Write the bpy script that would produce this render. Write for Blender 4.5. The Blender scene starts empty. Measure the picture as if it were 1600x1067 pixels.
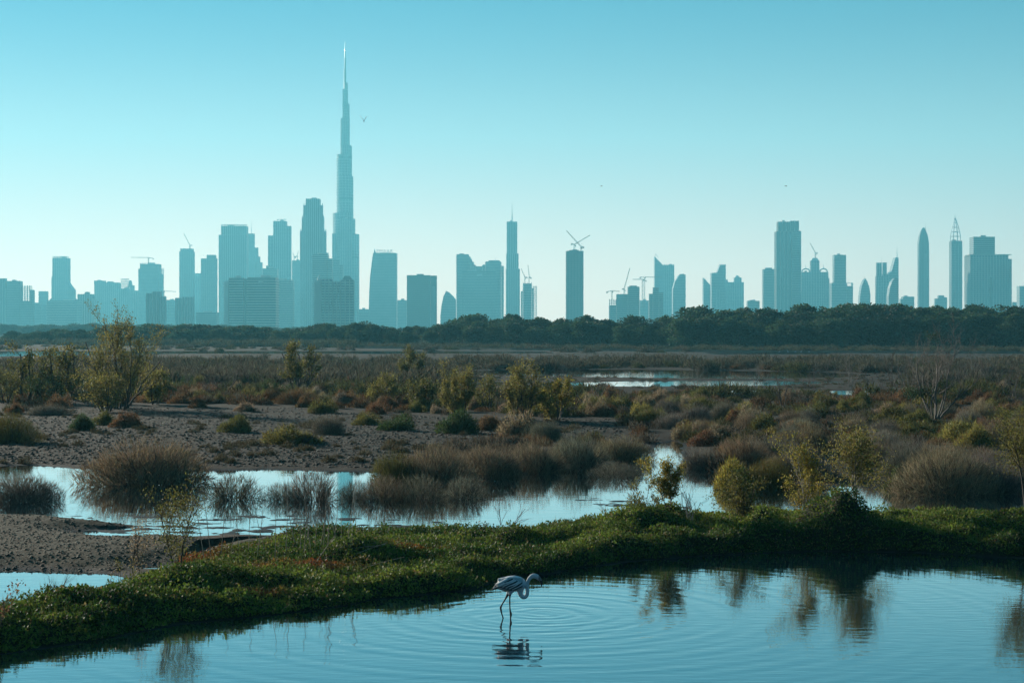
import bpy, bmesh, math, random
import numpy as np
from mathutils import Vector, Matrix
R = math.radians
sc = bpy.context.scene
COL = sc.collection

# ------------------------------------------------------------------ camera
F = 2717.0            # focal length in pixels of the 1600 px wide photograph
H = 5.0               # eye height of the lookout above the water
CX, HY = 800.0, 518.0
cam_d = bpy.data.cameras.new('camera')
cam = bpy.data.objects.new('camera', cam_d); COL.objects.link(cam)
cam_d.sensor_width = 36.0; cam_d.lens = F * 36 / 1600.0
cam_d.shift_y = -15.5 / 1600.0
cam_d.clip_start = 0.5; cam_d.clip_end = 30000
cam.location = (0, 0, H); cam.rotation_euler = (R(90), 0, 0)
sc.camera = cam

# ------------------------------------------------------------------ light
SUN_AZ, SUN_EL = 42.0, 16.0         # degrees left of the view direction, above the horizon
world = bpy.data.worlds.new('World'); sc.world = world; world.use_nodes = True
wt = world.node_tree; wn = wt.nodes; wl = wt.links
bg = wn['Background']
sky = wn.new('ShaderNodeTexSky'); sky.sky_type = 'NISHITA'; sky.sun_disc = False
sky.sun_elevation = R(SUN_EL); sky.sun_rotation = R(-SUN_AZ)
sky.air_density = 1.0; sky.dust_density = 0.05; sky.ozone_density = 3.0; sky.altitude = 0
def wmath(op, a, b=None, c=None):
    n = wn.new('ShaderNodeMath'); n.operation = op
    for i, v in enumerate((a, b, c)):
        if v is None: continue
        if isinstance(v, (int, float)): n.inputs[i].default_value = v
        else: wl.new(v, n.inputs[i])
    return n.outputs[0]
tint = wn.new('ShaderNodeMix'); tint.data_type = 'RGBA'; tint.blend_type = 'MULTIPLY'
tint.inputs[0].default_value = 1.0; tint.inputs[7].default_value = (0.0, 0.34, 0.48, 1)
wl.new(sky.outputs[0], tint.inputs[6])
geo = wn.new('ShaderNodeTexCoord'); sep = wn.new('ShaderNodeSeparateXYZ'); wl.new(geo.outputs['Generated'], sep.inputs[0])
zup = wmath('MAXIMUM', sep.outputs[2], 0.0)
fall = wmath('EXPONENT', wmath('MULTIPLY', wmath('MULTIPLY', zup, zup), -1 / 0.0110))      # the low layer of bright haze, the same all round
dot = wmath('ADD', wmath('MULTIPLY', sep.outputs[0], -math.sin(R(SUN_AZ))), wmath('MULTIPLY', sep.outputs[1], math.cos(R(SUN_AZ))))
glow = wmath('MAXIMUM', wmath('MULTIPLY_ADD', dot, 0.95, 0.25), 0.12)
lay = wn.new('ShaderNodeMix'); lay.data_type = 'RGBA'; lay.blend_type = 'MIX'
wl.new(wmath('MULTIPLY', fall, 0.92), lay.inputs[0]); wl.new(tint.outputs[2], lay.inputs[6])
hz = wn.new('ShaderNodeMix'); hz.data_type = 'RGBA'; hz.blend_type = 'MULTIPLY'; hz.inputs[0].default_value = 1.0
hz.inputs[6].default_value = (15.8, 10.7, 8.1, 1); wl.new(glow, hz.inputs[7])
wl.new(hz.outputs[2], lay.inputs[7])
wl.new(lay.outputs[2], bg.inputs[0]); bg.inputs[1].default_value = 0.071

sun_d = bpy.data.lights.new('sun', 'SUN'); sun_d.energy = 5.0; sun_d.angle = R(0.55); sun_d.color = (1.0, 0.90, 0.76)
sun = bpy.data.objects.new('sun', sun_d); COL.objects.link(sun)
to_sun = Vector((-math.sin(R(SUN_AZ)) * math.cos(R(SUN_EL)), math.cos(R(SUN_AZ)) * math.cos(R(SUN_EL)), math.sin(R(SUN_EL))))
sun.rotation_euler = (-to_sun).to_track_quat('-Z', 'Y').to_euler()
sun.location = (-200, 200, 120)
sc.view_settings.view_transform = 'Standard'; sc.view_settings.look = 'None'
sc.view_settings.exposure = 0.98; sc.view_settings.gamma = 1.0
sc.view_settings.use_curve_mapping = False
sc.cycles.max_bounces = 6; sc.cycles.diffuse_bounces = 2; sc.cycles.glossy_bounces = 3
sc.cycles.transmission_bounces = 3; sc.cycles.volume_bounces = 2; sc.cycles.transparent_max_bounces = 8
sc.cycles.use_denoising = True
sc.cycles.caustics_reflective = False; sc.cycles.caustics_refractive = False

# ------------------------------------------------------------------ helpers
def gx(px, Y): return (px - CX) / F * Y
def zz(py, Y): return H - (py - HY) * Y / F
def gnd(px, py, z=0.0):
    Y = (H - z) * F / (py - HY)
    return ((px - CX) / F * Y, Y)
def lerp(a, b, t): return a + (b - a) * t
def sstep(a, b, x):
    t = np.clip((x - a) / (b - a), 0, 1); return t * t * (3 - 2 * t)

_tab = np.random.RandomState(7).rand(256, 256).astype(np.float32)
def vnoise(x, y):
    xi = np.floor(x).astype(np.int64); yi = np.floor(y).astype(np.int64)
    fx = x - xi; fy = y - yi
    fx = fx * fx * (3 - 2 * fx); fy = fy * fy * (3 - 2 * fy)
    a = _tab[xi & 255, yi & 255]; b = _tab[(xi + 1) & 255, yi & 255]
    c = _tab[xi & 255, (yi + 1) & 255]; d = _tab[(xi + 1) & 255, (yi + 1) & 255]
    return (a * (1 - fx) + b * fx) * (1 - fy) + (c * (1 - fx) + d * fx) * fy
def fbm(x, y, o=4):
    s = 0; a = 0.5; t = 0
    for i in range(o):
        s = s + a * vnoise(x * 2 ** i + 17.3 * i, y * 2 ** i + 9.1 * i); t += a; a *= 0.5
    return s / t

def tag(o, label=None, cat=None, group=None, kind=None):
    if label: o['label'] = label
    if cat: o['category'] = cat
    if group: o['group'] = group
    if kind: o['kind'] = kind
    return o
def link(name, me, parent=None, loc=(0, 0, 0)):
    o = bpy.data.objects.new(name, me); COL.objects.link(o); o.location = loc
    if parent is not None: o.parent = parent
    return o
def empty(name, loc=(0, 0, 0), rz=0.0):
    o = bpy.data.objects.new(name, None); COL.objects.link(o)
    o.location = loc; o.rotation_euler = (0, 0, rz); o.empty_display_size = 0.2
    return o
def np_mesh(name, V, faces, mat=None, smooth=False):
    """V (n,3); faces (m,k) with one k for all, or a list of such arrays"""
    if not isinstance(faces, (list, tuple)): faces = [faces]
    V = np.asarray(V, np.float32); me = bpy.data.meshes.new(name)
    loops = np.concatenate([np.asarray(f, np.int32).ravel() for f in faces])
    tot = np.concatenate([np.full(len(f), np.asarray(f).shape[1], np.int32) for f in faces])
    start = np.concatenate([[0], np.cumsum(tot)[:-1]]).astype(np.int32)
    me.vertices.add(len(V)); me.vertices.foreach_set('co', V.ravel())
    me.loops.add(len(loops)); me.loops.foreach_set('vertex_index', loops)
    me.polygons.add(len(tot)); me.polygons.foreach_set('loop_start', start); me.polygons.foreach_set('loop_total', tot)
    if smooth: me.polygons.foreach_set('use_smooth', np.ones(len(tot), bool))
    me.update(calc_edges=True)
    if mat: me.materials.append(mat)
    return me

# ------------------------------------------------------------------ materials
def new_mat(name):
    m = bpy.data.materials.new(name); m.use_nodes = True
    nt = m.node_tree; b = nt.nodes['Principled BSDF']
    return m, nt, b
def nod(nt, t, **kw):
    n = nt.nodes.new(t)
    for k, v in kw.items(): setattr(n, k, v)
    return n
def mixc(nt, fac, a, b, mode='MIX'):
    n = nod(nt, 'ShaderNodeMix', data_type='RGBA', blend_type=mode)
    for i, v in ((0, fac), (6, a), (7, b)):
        if isinstance(v, (int, float)): n.inputs[i].default_value = v
        elif isinstance(v, tuple): n.inputs[i].default_value = (*v[:3], 1)
        else: nt.links.new(v, n.inputs[i])
    return n.outputs[2]
def noise(nt, scale, detail=4, coord=None, rough=0.55):
    n = nod(nt, 'ShaderNodeTexNoise'); n.inputs['Scale'].default_value = scale
    n.inputs['Detail'].default_value = detail; n.inputs['Roughness'].default_value = rough
    if coord is not None: nt.links.new(coord, n.inputs['Vector'])
    return n.outputs['Fac']
def ramp(nt, fac, a, b):
    n = nod(nt, 'ShaderNodeMapRange'); n.inputs[1].default_value = a; n.inputs[2].default_value = b
    nt.links.new(fac, n.inputs[0]); return n.outputs[0]
def wpos(nt):
    return nod(nt, 'ShaderNodeNewGeometry').outputs['Position']

def build_mat(name, ca, cb, rough=0.6, metal=0.0, scale=0.02):
    m, nt, b = new_mat(name)
    f = noise(nt, scale, 5, wpos(nt))
    nt.links.new(mixc(nt, ramp(nt, f, 0.35, 0.65), ca, cb), b.inputs['Base Color'])
    b.inputs['Roughness'].default_value = rough; b.inputs['Metallic'].default_value = metal
    return m
M = {}
M['glass'] = build_mat('tower_glass', (0.018, 0.030, 0.038), (0.035, 0.05, 0.058), 0.35)
M['glass2'] = build_mat('tower_glass_grey', (0.07, 0.09, 0.10), (0.11, 0.13, 0.14), 0.4)
M['concrete'] = build_mat('tower_concrete', (0.34, 0.33, 0.31), (0.44, 0.43, 0.41), 0.8)
M['stone'] = build_mat('tower_stone', (0.50, 0.46, 0.40), (0.62, 0.58, 0.50), 0.8)
M['steel'] = build_mat('tower_steel', (0.30, 0.32, 0.33), (0.40, 0.42, 0.43), 0.35, 0.6)
M['crane'] = build_mat('crane_paint', (0.16, 0.14, 0.10), (0.22, 0.19, 0.12), 0.5, 0.0, 1.0)
# ------------------------------------------------------------------ skyline
class Boxes:
    """collects boxes and prisms for one mesh part"""
    def __init__(s): s.v = []; s.q = []; s.t = []; s.n = 0
    def box(s, x0, x1, y0, y1, z0, z1):
        b = s.n
        s.v += [(x0, y0, z0), (x1, y0, z0), (x1, y1, z0), (x0, y1, z0), (x0, y0, z1), (x1, y0, z1), (x1, y1, z1), (x0, y1, z1)]
        s.q += [(b, b + 3, b + 2, b + 1), (b + 4, b + 5, b + 6, b + 7), (b, b + 1, b + 5, b + 4), (b + 1, b + 2, b + 6, b + 5), (b + 2, b + 3, b + 7, b + 6), (b + 3, b, b + 4, b + 7)]
        s.n += 8
    def beam(s, p, q, w):
        p = Vector(p); q = Vector(q); d = (q - p)
        if d.length < 1e-6: return
        d.normalize(); u = d.cross(Vector((0, 1, 0)) if abs(d.y) < 0.9 else Vector((1, 0, 0))).normalized() * w * 0.5; v = d.cross(u).normalized() * w * 0.5
        b = s.n
        for c in (p, q):
            for k in ((-1, -1), (1, -1), (1, 1), (-1, 1)): s.v.append(tuple(c + u * k[0] + v * k[1]))
        s.q += [(b, b + 1, b + 5, b + 4), (b + 1, b + 2, b + 6, b + 5), (b + 2, b + 3, b + 7, b + 6), (b + 3, b, b + 4, b + 7), (b + 3, b + 2, b + 1, b), (b + 4, b + 5, b + 6, b + 7)]
        s.n += 8
    def poly_extrude(s, pts, y0, y1):
        """outline in x,z swept from y0 to y1 (convex or simple): side walls here, caps as n-gons kept in s.caps"""
        b = s.n; n = len(pts)
        for y in (y0, y1):
            for x, z in pts: s.v.append((x, y, z))
        for i in range(n):
            j = (i + 1) % n; s.q.append((b + i, b + j, b + n + j, b + n + i))
        s.t.append([b + i for i in range(n)][::-1]); s.t.append([b + n + i for i in range(n)])
        s.n += 2 * n
    def loft(s, rings):
        """rings: list of point lists of equal length, bottom to top; top and bottom closed"""
        b = s.n; n = len(rings[0])
        for r in rings: s.v += [tuple(p) for p in r]
        for k in range(len(rings) - 1):
            for i in range(n):
                j = (i + 1) % n
                s.q.append((b + k * n + i, b + k * n + j, b + (k + 1) * n + j, b + (k + 1) * n + i))
        s.t.append([b + i for i in range(n)][::-1]); s.t.append([b + (len(rings) - 1) * n + i for i in range(n)])
        s.n += n * len(rings)
    def mesh(s, name, mat):
        me = bpy.data.meshes.new(name); me.from_pydata(s.v, [], s.q + s.t); me.update(); me.materials.append(mat)
        return me

def spread_d(D): return 4500 + (D - 4500) * 1.7
class Tower:
    """one building: an Empty at its base and the parts it carries; x and y are given as seen from the lookout at distance D"""
    def __init__(s, name, label, px, D, rot=0.0, group='towers of the skyline'):
        if name != 'stepped_skyscraper': D = spread_d(D)
        s.D = D; s.ox = gx(px, D)
        s.root = empty(name, (s.ox, D, 0), R(rot)); tag(s.root, label, 'building', group)
        s.rng = random.Random(int(px * 7 + D))
    def X(s, px): return gx(px, s.D) - s.ox
    def Z(s, py): return 0.0 if py is None else zz(py, s.D)
    def put(s, name, bx, mat, parent=None, stuff=False, label=None):
        o = link(name, bx.mesh(name, M[mat]), parent or s.root)
        if stuff: o['kind'] = 'stuff'
        if label: o['label'] = label
        return o
    def block(s, x0, x1, yt, yb=None, name='wall', mat='glass', style='slab', depth=None, dy=0.0, trim='concrete', step=4.0, rib=6.0, roof=True):
        a, b = s.X(x0), s.X(x1); z0 = s.Z(yb) if yb is not None else -0.5; z1 = s.Z(yt); w = b - a
        d = depth or max(14.0, min(w * 0.85, 46.0)); y0 = dy; y1 = dy + d
        m = Boxes(); m.box(a + .3, b - .3, y0 + .3, y1 - .3, z0, z1 - .3)
        o = s.put(name, m, mat)
        e = 0.35
        if 'slab' in style or 'balc' in style:
            m = Boxes(); z = max(z0, 0) + step; out = 1.5 if 'balc' in style else e; th = 1.1 if 'balc' in style else 0.9
            while z < z1 - 1.5:
                m.box(a - out + .3, b + out - .3, y0 - out + .3, y1, z - th, z); z += step
            s.put('balcony_slabs' if 'balc' in style else 'floor_bands', m, trim, o, True)
        if 'rib' in style:
            m = Boxes(); n = max(2, int(round(w / rib)))
            for i in range(n + 1):
                x = a + w * i / n; m.box(x - .55, x + .55, y0 - .5, y0 + .4, max(z0, 0), z1 - .2)
            n2 = max(2, int(round(d / rib)))
            for i in range(1, n2 + 1):
                y = y0 + d * i / n2
                for xs in (a, b): m.box(xs - .4, xs + .4, y - .5, y + .5, max(z0, 0), z1 - .2)
            s.put('facade_ribs', m, trim, o, True)
        if roof:
            m = Boxes(); m.box(a, b, y0, y1, z1 - .3, z1); 
            s.put('roof_slab', m, trim, o)
            if w > 24:
                r = s.rng; p = Boxes()
                q = r.uniform(.25, .5); c = a + w * r.uniform(.3, .7)
                p.box(c - w * q * .4, c + w * q * .4, y0 + d * .3, y0 + d * .7, z1, z1 + r.uniform(2.5, 4.5))
                s.put('plant_room', p, trim, o)
        return o
    def cols(s, lst, **kw):
        for i, (x0, x1, yt) in enumerate(lst): s.block(x0, x1, yt, **kw)
    def outline(s, pts, depth=30, dy=0.0, name='wall', mat='glass', bands=0.0, trim='concrete'):
        """a slanted or notched front given by its corners, swept back by depth"""
        P = [(s.X(x), s.Z(y)) for x, y in pts]
        m = Boxes(); m.poly_extrude(P, dy, dy + depth); o = s.put(name, m, mat)
        if bands:
            m = Boxes(); z = bands; zt = max(p[1] for p in P)
            while z < zt - 2:
                xs = []
                for i in range(len(P)):
                    (xa, za), (xb, zb) = P[i], P[(i + 1) % len(P)]
                    if (za - z) * (zb - z) < 0: xs.append(xa + (xb - xa) * (z - za) / (zb - za))
                xs.sort()
                for i in range(0, len(xs) - 1, 2):
                    if xs[i + 1] - xs[i] > 2: m.box(xs[i] - .3, xs[i + 1] + .3, dy - .35, dy + depth * .9, z - .9, z)
                z += bands
            s.put('floor_bands', m, trim, o, True)
        return o
    def round(s, prof, name='wall', mat='glass', n=28, depth=0.9, power=2.6, bands=0.0, trim='concrete', cy=None, ribs=0, lobes=0):
        """prof: (py, x0, x1) from bottom to top; superellipse rings"""
        rings = []; wmax = max(s.X(b) - s.X(a) for _, a, b in prof); c0 = (cy if cy is not None else wmax * depth * 0.5)
        def ring(py, x0, x1, grow=0.0):
            a, b = s.X(x0), s.X(x1); rx = max((b - a) / 2, 0.05) + grow; ry = max(rx * depth, 0.05); cx = (a + b) / 2; z = s.Z(py) if py is not None else -0.5
            pts = []
            for i in range(n):
                t = 2 * math.pi * i / n; c, sn = math.cos(t), math.sin(t)
                k = 1.0
                if lobes: k = 1 - 0.16 * (0.5 - 0.5 * math.cos(lobes * (t + math.pi / 2)))
                pts.append((cx + rx * k * math.copysign(abs(c) ** (2 / power), c), c0 + ry * k * math.copysign(abs(sn) ** (2 / power), sn), z))
            return pts
        for p in prof: rings.append(ring(*p))
        m = Boxes(); m.loft(rings); o = s.put(name, m, mat)
        if bands:
            m = Boxes(); z0 = s.Z(prof[0][0]) if prof[0][0] is not None else 0.0; z1 = s.Z(prof[-1][0]); z = max(z0, 0) + bands
            Zs = [s.Z(p[0]) if p[0] is not None else 0.0 for p in prof]
            while z < z1 - 2:
                k = max(i for i in range(len(Zs)) if Zs[i] <= z); k = min(k, len(Zs) - 2); t = (z - Zs[k]) / max(1e-6, Zs[k + 1] - Zs[k])
                x0 = lerp(prof[k][1], prof[k + 1][1], t); x1 = lerp(prof[k][2], prof[k + 1][2], t)
                py = HY + (H - z) * F / s.D; py2 = HY + (H - z + 0.9) * F / s.D
                m.loft([ring(py2, x0, x1, .4), ring(py, x0, x1, .4)]); z += bands
            s.put('floor_bands', m, trim, o, True)
        if ribs:
            m = Boxes()
            for i in range(0, n, max(1, n // ribs)):
                for k in range(len(rings) - 1):
                    m.beam(rings[k][i], rings[k + 1][i], 1.0)
            s.put('facade_ribs', m, trim, o, True)
        return o
    def spire(s, px, y0, y1, r=1.2, name='spire', dy=8.0, mat='steel'):
        x = s.X(px); z0, z1 = s.Z(y0), s.Z(y1); rings = []
        for t, k in ((0, 1), (0.45, .75), (0.5, .5), (1, .25)):
            rings.append([(x + r * k * math.cos(a), dy + r * k * math.sin(a), lerp(z0, z1, t)) for a in np.linspace(0, 2 * math.pi, 7)[:-1]])
        m = Boxes(); m.loft(rings); return s.put(name, m, mat)
    def frame_box(s, x0, x1, yt, yb, n=4, dy=2.0, depth=14, name='open_frame', mat='concrete', w=1.1, fl=4.5):
        """an unclad frame of columns and slabs"""
        a, b = s.X(x0), s.X(x1); z0, z1 = s.Z(yb), s.Z(yt); m = Boxes()
        for i in range(n + 1):
            x = lerp(a, b, i / n)
            for y in (dy, dy + depth): m.box(x - w / 2, x + w / 2, y, y + w, z0, z1)
        z = z0 + fl
        while z < z1 + .1:
            m.box(a - 1, b + 1, dy - 1, dy + depth + 1, z - .8, z); z += fl
        return s.put(name, m, mat, None, True)

def crane(label, px, yb, yt, D, jib, group='tower cranes on the skyline', w=2.2):
    """jib: (x_tip, y_tip, x_tail, y_tail) as seen from the lookout; yb foot on its roof, yt the top of the mast"""
    D = spread_d(D); ox = gx(px, D); z0 = zz(yb, D); root = empty('tower_crane', (ox, D, z0)); tag(root, label, 'crane', group)
    hz_ = zz(yt, D) - z0; m = Boxes()
    for sx in (-1, 1):
        for sy in (-1, 1): m.beam((sx * w / 2, sy * w / 2, -1), (sx * w / 2, sy * w / 2, hz_), .55)
    z = 0; k = 1
    while z < hz_ - 2:
        for sy in (-1, 1): m.beam((-k * w / 2, sy * w / 2, z), (k * w / 2, sy * w / 2, min(z + 3, hz_)), .35)
        z += 3; k = -k
    o = link('mast', m.mesh('mast', M['crane']), root); o['kind'] = 'stuff'
    xt, yt2, xa, ya = jib
    tip = Vector((gx(xt, D) - ox, 0, zz(yt2, D) - z0)); tail = Vector((gx(xa, D) - ox, 0, zz(ya, D) - z0)); top = Vector((0, 0, hz_))
    def boom(a, b, ww):
        m = Boxes(); d = b - a; L = d.length; u = Vector((-d.z, 0, d.x)).normalized()
        if u.z < 0: u = -u
        for off in (Vector((0, -ww * .5, 0)), Vector((0, ww * .5, 0)), u * ww): m.beam(a + off, b + off * .5, .5)
        n = max(2, int(L / 4)); 
        for i in range(n):
            p = a.lerp(b, i / n); q = a.lerp(b, (i + 1) / n); m.beam(p, q + u * ww * .8, .3); m.beam(p + u * ww * .8, q, .3)
        return m
    o = link('jib', boom(top, tip, 1.8).mesh('jib', M['crane']), root); o['kind'] = 'stuff'
    m = boom(top, tail, 1.5); o = link('counter_jib', m.mesh('counter_jib', M['crane']), root); o['kind'] = 'stuff'
    m = Boxes(); m.box(tail.x - 1.6, tail.x + 1.6, -1.4, 1.4, tail.z - 2.6, tail.z + .6); link('counterweight', m.mesh('counterweight', M['concrete']), root)
    m = Boxes(); m.box(.4, 2.8, -1.2, 1.2, hz_ - 2.8, hz_ - .2); link('cab', m.mesh('cab', M['crane']), root)
    return root
T = Tower
# --- the tallest tower: nested tiers of a three-winged plan, each a part
t = T('stepped_skyscraper', 'tallest tower, a stepped three-winged skyscraper with a long needle spire', 537, 5000, 0, None)
tiers = [(None, 365, 517, 560), (365, 341, 517, 553.5), (341, 332, 517, 550.5), (332, 274, 523.4, 550.3), (274, 240, 523.4, 548.2), (240, 226, 529.6, 548), (226, 183, 529.8, 544.6),
         (183, 160, 533.0, 544.3), (160, 137, 533.3, 541.8), (137, 127, 535.0, 541.6), (127, 106, 535.2, 539.2), (106, 88, 535.9, 538.7)]
for i, (yb, yt, x0, x1) in enumerate(tiers):
    g = 0.02 * (len(tiers) - i)
    t.round([(yb, x0 - g, x1 + g), (yt, x0 - g, x1 + g)], 'tier', 'glass2', 36, 0.95, 2.2, 8.0 if yt > 130 else 0, 'steel', cy=36, ribs=18 if yt > 130 else 0, lobes=3)
for y in (243, 308, 400):
    k = [q for q in tiers if (q[0] or 600) > y >= q[1]][0]
    t.round([(y + 3.5, k[2] - .5, k[3] + .5), (y, k[2] - .5, k[3] + .5)], 'plant_band', 'glass', 36, .95, 2.2, cy=36, lobes=3)
t.block(519, 525, 365, style='rib', dy=6, depth=22, name='wing'); t.block(532, 549.5, 341.5, style='rib slab', dy=-4, depth=20, name='wing', mat='glass2')
t.spire(537.3, 88, 62, 2.3, dy=36)

def simple(name, label, px, D, blocks, rot=0, **kw):
    t = T(name, label, px, D, rot)
    for b in blocks:
        k = dict(kw)
        if len(b) > 3: k.update(b[3])
        t.block(b[0], b[1], b[2], **k)
    return t
# --- left group
t = simple('unfinished_block', 'unfinished concrete block at the left end of the skyline with an open scaffold frame', 26, 4200,
    [(-16, -1, 443), (-.5, 8, 435, dict(style='rib')), (8.3, 10.3, 447), (10.5, 31, 439), (47.2, 52, 453)], mat='glass2')
t.block(31.2, 47, 470, mat='glass2'); t.frame_box(31.5, 46.5, 446, 470, 4)
t = simple('low_block', 'low pale block between the unfinished block and the flat narrow one', 57, 4500, [(52, 63, 473), (63.2, 74, 477)], mat='glass2')
t = simple('narrow_block', 'small flat-topped block standing alone left of the ragged-topped tower', 66, 4800, [(60, 73, 455)], style='slab', mat='glass2')
t = simple('ragged_top_tower', 'tower with a ragged unfinished top and a slanting right shoulder', 93, 4900,
    [(82, 105, 403), (80.7, 81.9, 432, dict(roof=False))], rot=0, style='rib slab', mat='glass2')
t.outline([(105.1, 520), (115, 520), (115, 453), (105.1, 440)], 26, 2, mat='glass2', bands=4); t.frame_box(82.5, 104.5, 400.5, 403.2, 9, fl=5)
t = simple('wide_low_block', 'wide low block with many storeys below the ragged-topped tower', 97, 4300, [(73, 121, 469.5)], style='balc', mat='glass2', trim='stone')
t.round([(469.6, 75, 81), (468, 75.5, 80.5), (466.5, 77, 79)], 'roof_dome', 'concrete', 14, 1.0, cy=12); t.round([(469.6, 113, 120), (468, 114, 119), (466.5, 116, 117)], 'roof_dome', 'concrete', 14, 1.0, cy=12)
simple('bump_top_block', 'block with a small raised roof box and two pale corner columns', 132, 4350, [(121.4, 143, 459.5), (143.3, 145, 466, dict(mat='stone', style='')), (146.5, 148.5, 466, dict(mat='stone', style=''))], style='rib', mat='glass').block(131, 138, 456, 459.4, depth=12, dy=8, style='')
t = simple('broad_flat_tower', 'broad flat-topped block left of the round-shouldered one', 166, 5000, [(147.5, 162.6, 438.5), (162.9, 185, 441.5)], style='rib slab', mat='glass2')
t = simple('round_shouldered_block', 'block with a frame box and stepped round shoulder on its roof', 200, 4900, [(185.3, 203, 451), (203.2, 209, 446, dict(style='slab')), (209.2, 214.5, 454)], style='rib', mat='glass2')
t.frame_box(189, 199, 435, 450.8, 3, fl=7); t.round([(450, 198, 206), (442, 199, 205), (438, 200.5, 203.5)], 'roof_dome', 'concrete', 14, 1.0, cy=14)
t = simple('crane_top_tower', 'wide unfinished tower under the horizontal crane', 236, 4800, [(216, 218.3, 420), (218.5, 247.5, 412.5), (247.8, 254.6, 428)], style='slab', mat='glass2')
t.frame_box(248, 254, 419, 428, 2); t.frame_box(219, 229, 410.3, 412.4, 3, fl=4)
crane('crane with a long level jib over the wide unfinished tower', 232, 414, 403, 4795, (205, 402.5, 239.5, 403.8))
simple('dark_left_block', 'darker block with a sunlit left edge in front of the wide unfinished tower', 243, 3700, [(228.5, 238, 458), (238.2, 251, 455.5), (251.2, 258, 463)], 4.5, style='rib', mat='glass')
crane('crane with a level jib low between two blocks', 256, 480, 455, 4700, (275, 456, 252, 456))
simple('low_pale_block', 'low pale block beside the darker sunlit-edged block', 266, 4600, [(259, 273.5, 468.5)], style='balc', mat='glass2')
simple('ribbed_low_block', 'darker ribbed block below the slim tower with the leaning crane', 288, 3900, [(274, 284, 465.5), (284.3, 301, 464)], style='rib', mat='glass')
simple('slim_tower', 'slim flat tower carrying one leaning crane', 290, 4900, [(280.4, 301, 393), (281.8, 299.8, 388.3, dict(yb=392.8, roof=False))], style='slab rib', mat='glass2')
crane('crane with a steep jib leaning left on the slim flat tower', 296.5, 389, 384, 4910, (287, 365, 299.5, 383))
simple('thin_back_tower', 'thin stepped tower between the slim tower and the two-level tower', 309, 5200, [(303.8, 314, 427), (306, 312, 430, dict(dy=-6, depth=10))], style='rib', mat='glass2')
t = simple('two_level_tower', 'two-level tower with a thin mast left of the gap of sky', 325, 4700, [(314.2, 323, 404), (323.2, 336, 398.3), (336.2, 338.3, 404)], style='rib slab', mat='glass2')
t.spire(317.5, 404, 398, .8)
simple('low_terrace_block', 'low block with many terraces under the two-level tower', 322, 4000, [(306, 338, 488)], style='balc', mat='glass2')
# --- centre-left cluster
t = simple('broad_crowned_tower', 'broad ribbed tower with a raised crown and sunlit left edge', 363, 4800, [(342, 385, 367), (345.8, 384.6, 353, dict(yb=366.8))], 1.5, style='rib', mat='glass', trim='steel')
t.frame_box(346, 384.5, 350.8, 353, 8, fl=4, w=.8)
t = simple('terraced_tower', 'tower stepping down to the right with a thin mast', 397, 5100, [(385.4, 397, 365), (397.3, 403, 387), (403.2, 406, 401), (406.2, 409.5, 410)], style='slab', mat='glass2')
t.spire(392.3, 365, 345, 1.1)
t = simple('balcony_slab_block', 'wide block striped with balconies and split by a dark recess', 391, 3600, [(350, 357, 440, dict(mat='stone')), (357.3, 380, 434), (386.2, 431, 433.4)], style='balc', mat='glass', trim='stone', step=4.4)
t.block(380.2, 386, 435.5, style='', dy=5, depth=20); t.block(404, 412, 438.5, 441.5, style='', name='roof_sign', mat='stone', depth=3, dy=-4, roof=False)
simple('shadowed_step_block', 'stepped block behind the balcony block', 421, 4500, [(410, 433, 419.5), (415, 419, 415, dict(yb=419.4, depth=12, dy=8))], style='slab', mat='glass')
t = simple('three_step_tower', 'tower of three levels with the tallest in the middle', 437, 4800, [(419, 427, 368), (427.2, 446.7, 345.5), (446.9, 454.3, 353.2)], style='rib slab', mat='glass', trim='steel')
crane('small level crane on the tower of three levels', 440, 346, 343.6, 4790, (448, 343.2, 434, 343.4), w=1.6)
simple('pale_mid_block', 'pale mid-height block in front of the tower of three levels', 445, 4100, [(431.5, 457.5, 437.5), (457.7, 459, 453)], style='slab', mat='glass2', trim='stone')
simple('crane_roof_block', 'block with two small cranes on its roof', 462, 5000, [(456, 469, 407)], style='slab', mat='glass2')
crane('small crane leaning left on the roof of the narrow block', 459.5, 407, 401, 4995, (457, 395, 461.5, 402), w=1.5)
crane('small crane leaning right on the roof of the narrow block', 464.5, 407, 400, 4995, (466.5, 392, 462, 401), w=1.5)
t = simple('crowned_ribbed_tower', 'tall ribbed tower with stepped shoulders and a square crown', 490, 4400,
    [(469, 471.6, 361), (471.8, 474, 340), (474.2, 477.8, 321), (478, 499, 310.6), (499.2, 503.8, 321), (504, 505.6, 340), (505.8, 509, 361), (509.2, 512.2, 395)], style='rib', mat='glass', trim='steel', rib=5)
for a, b, y in ((469, 471.6, 361), (471.8, 474, 340), (474.2, 477.8, 321), (499.2, 503.8, 321), (504, 505.6, 340), (505.8, 509, 361)): t.frame_box(a + .3, b - .3, y - 3, y, 1, fl=5, depth=8, w=.8)
simple('striped_front_block', 'low striped block at the foot of the crowned ribbed tower', 503, 4000, [(488.3, 512, 397), (512.2, 519, 404)], style='balc', mat='glass', trim='stone')
simple('dark_foot_block', 'dark block at the foot of the tallest tower', 527, 4300, [(519.3, 530, 406), (530.2, 536, 414)], style='slab', mat='glass')
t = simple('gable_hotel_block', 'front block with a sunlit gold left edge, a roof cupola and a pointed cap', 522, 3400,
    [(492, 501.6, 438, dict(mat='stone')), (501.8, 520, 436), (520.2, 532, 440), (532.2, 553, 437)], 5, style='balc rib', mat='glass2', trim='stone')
t.round([(437.9, 495, 501), (434, 496, 500.5), (431, 498, 499)], 'roof_dome', 'stone', 14, 1.0, cy=10)
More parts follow.
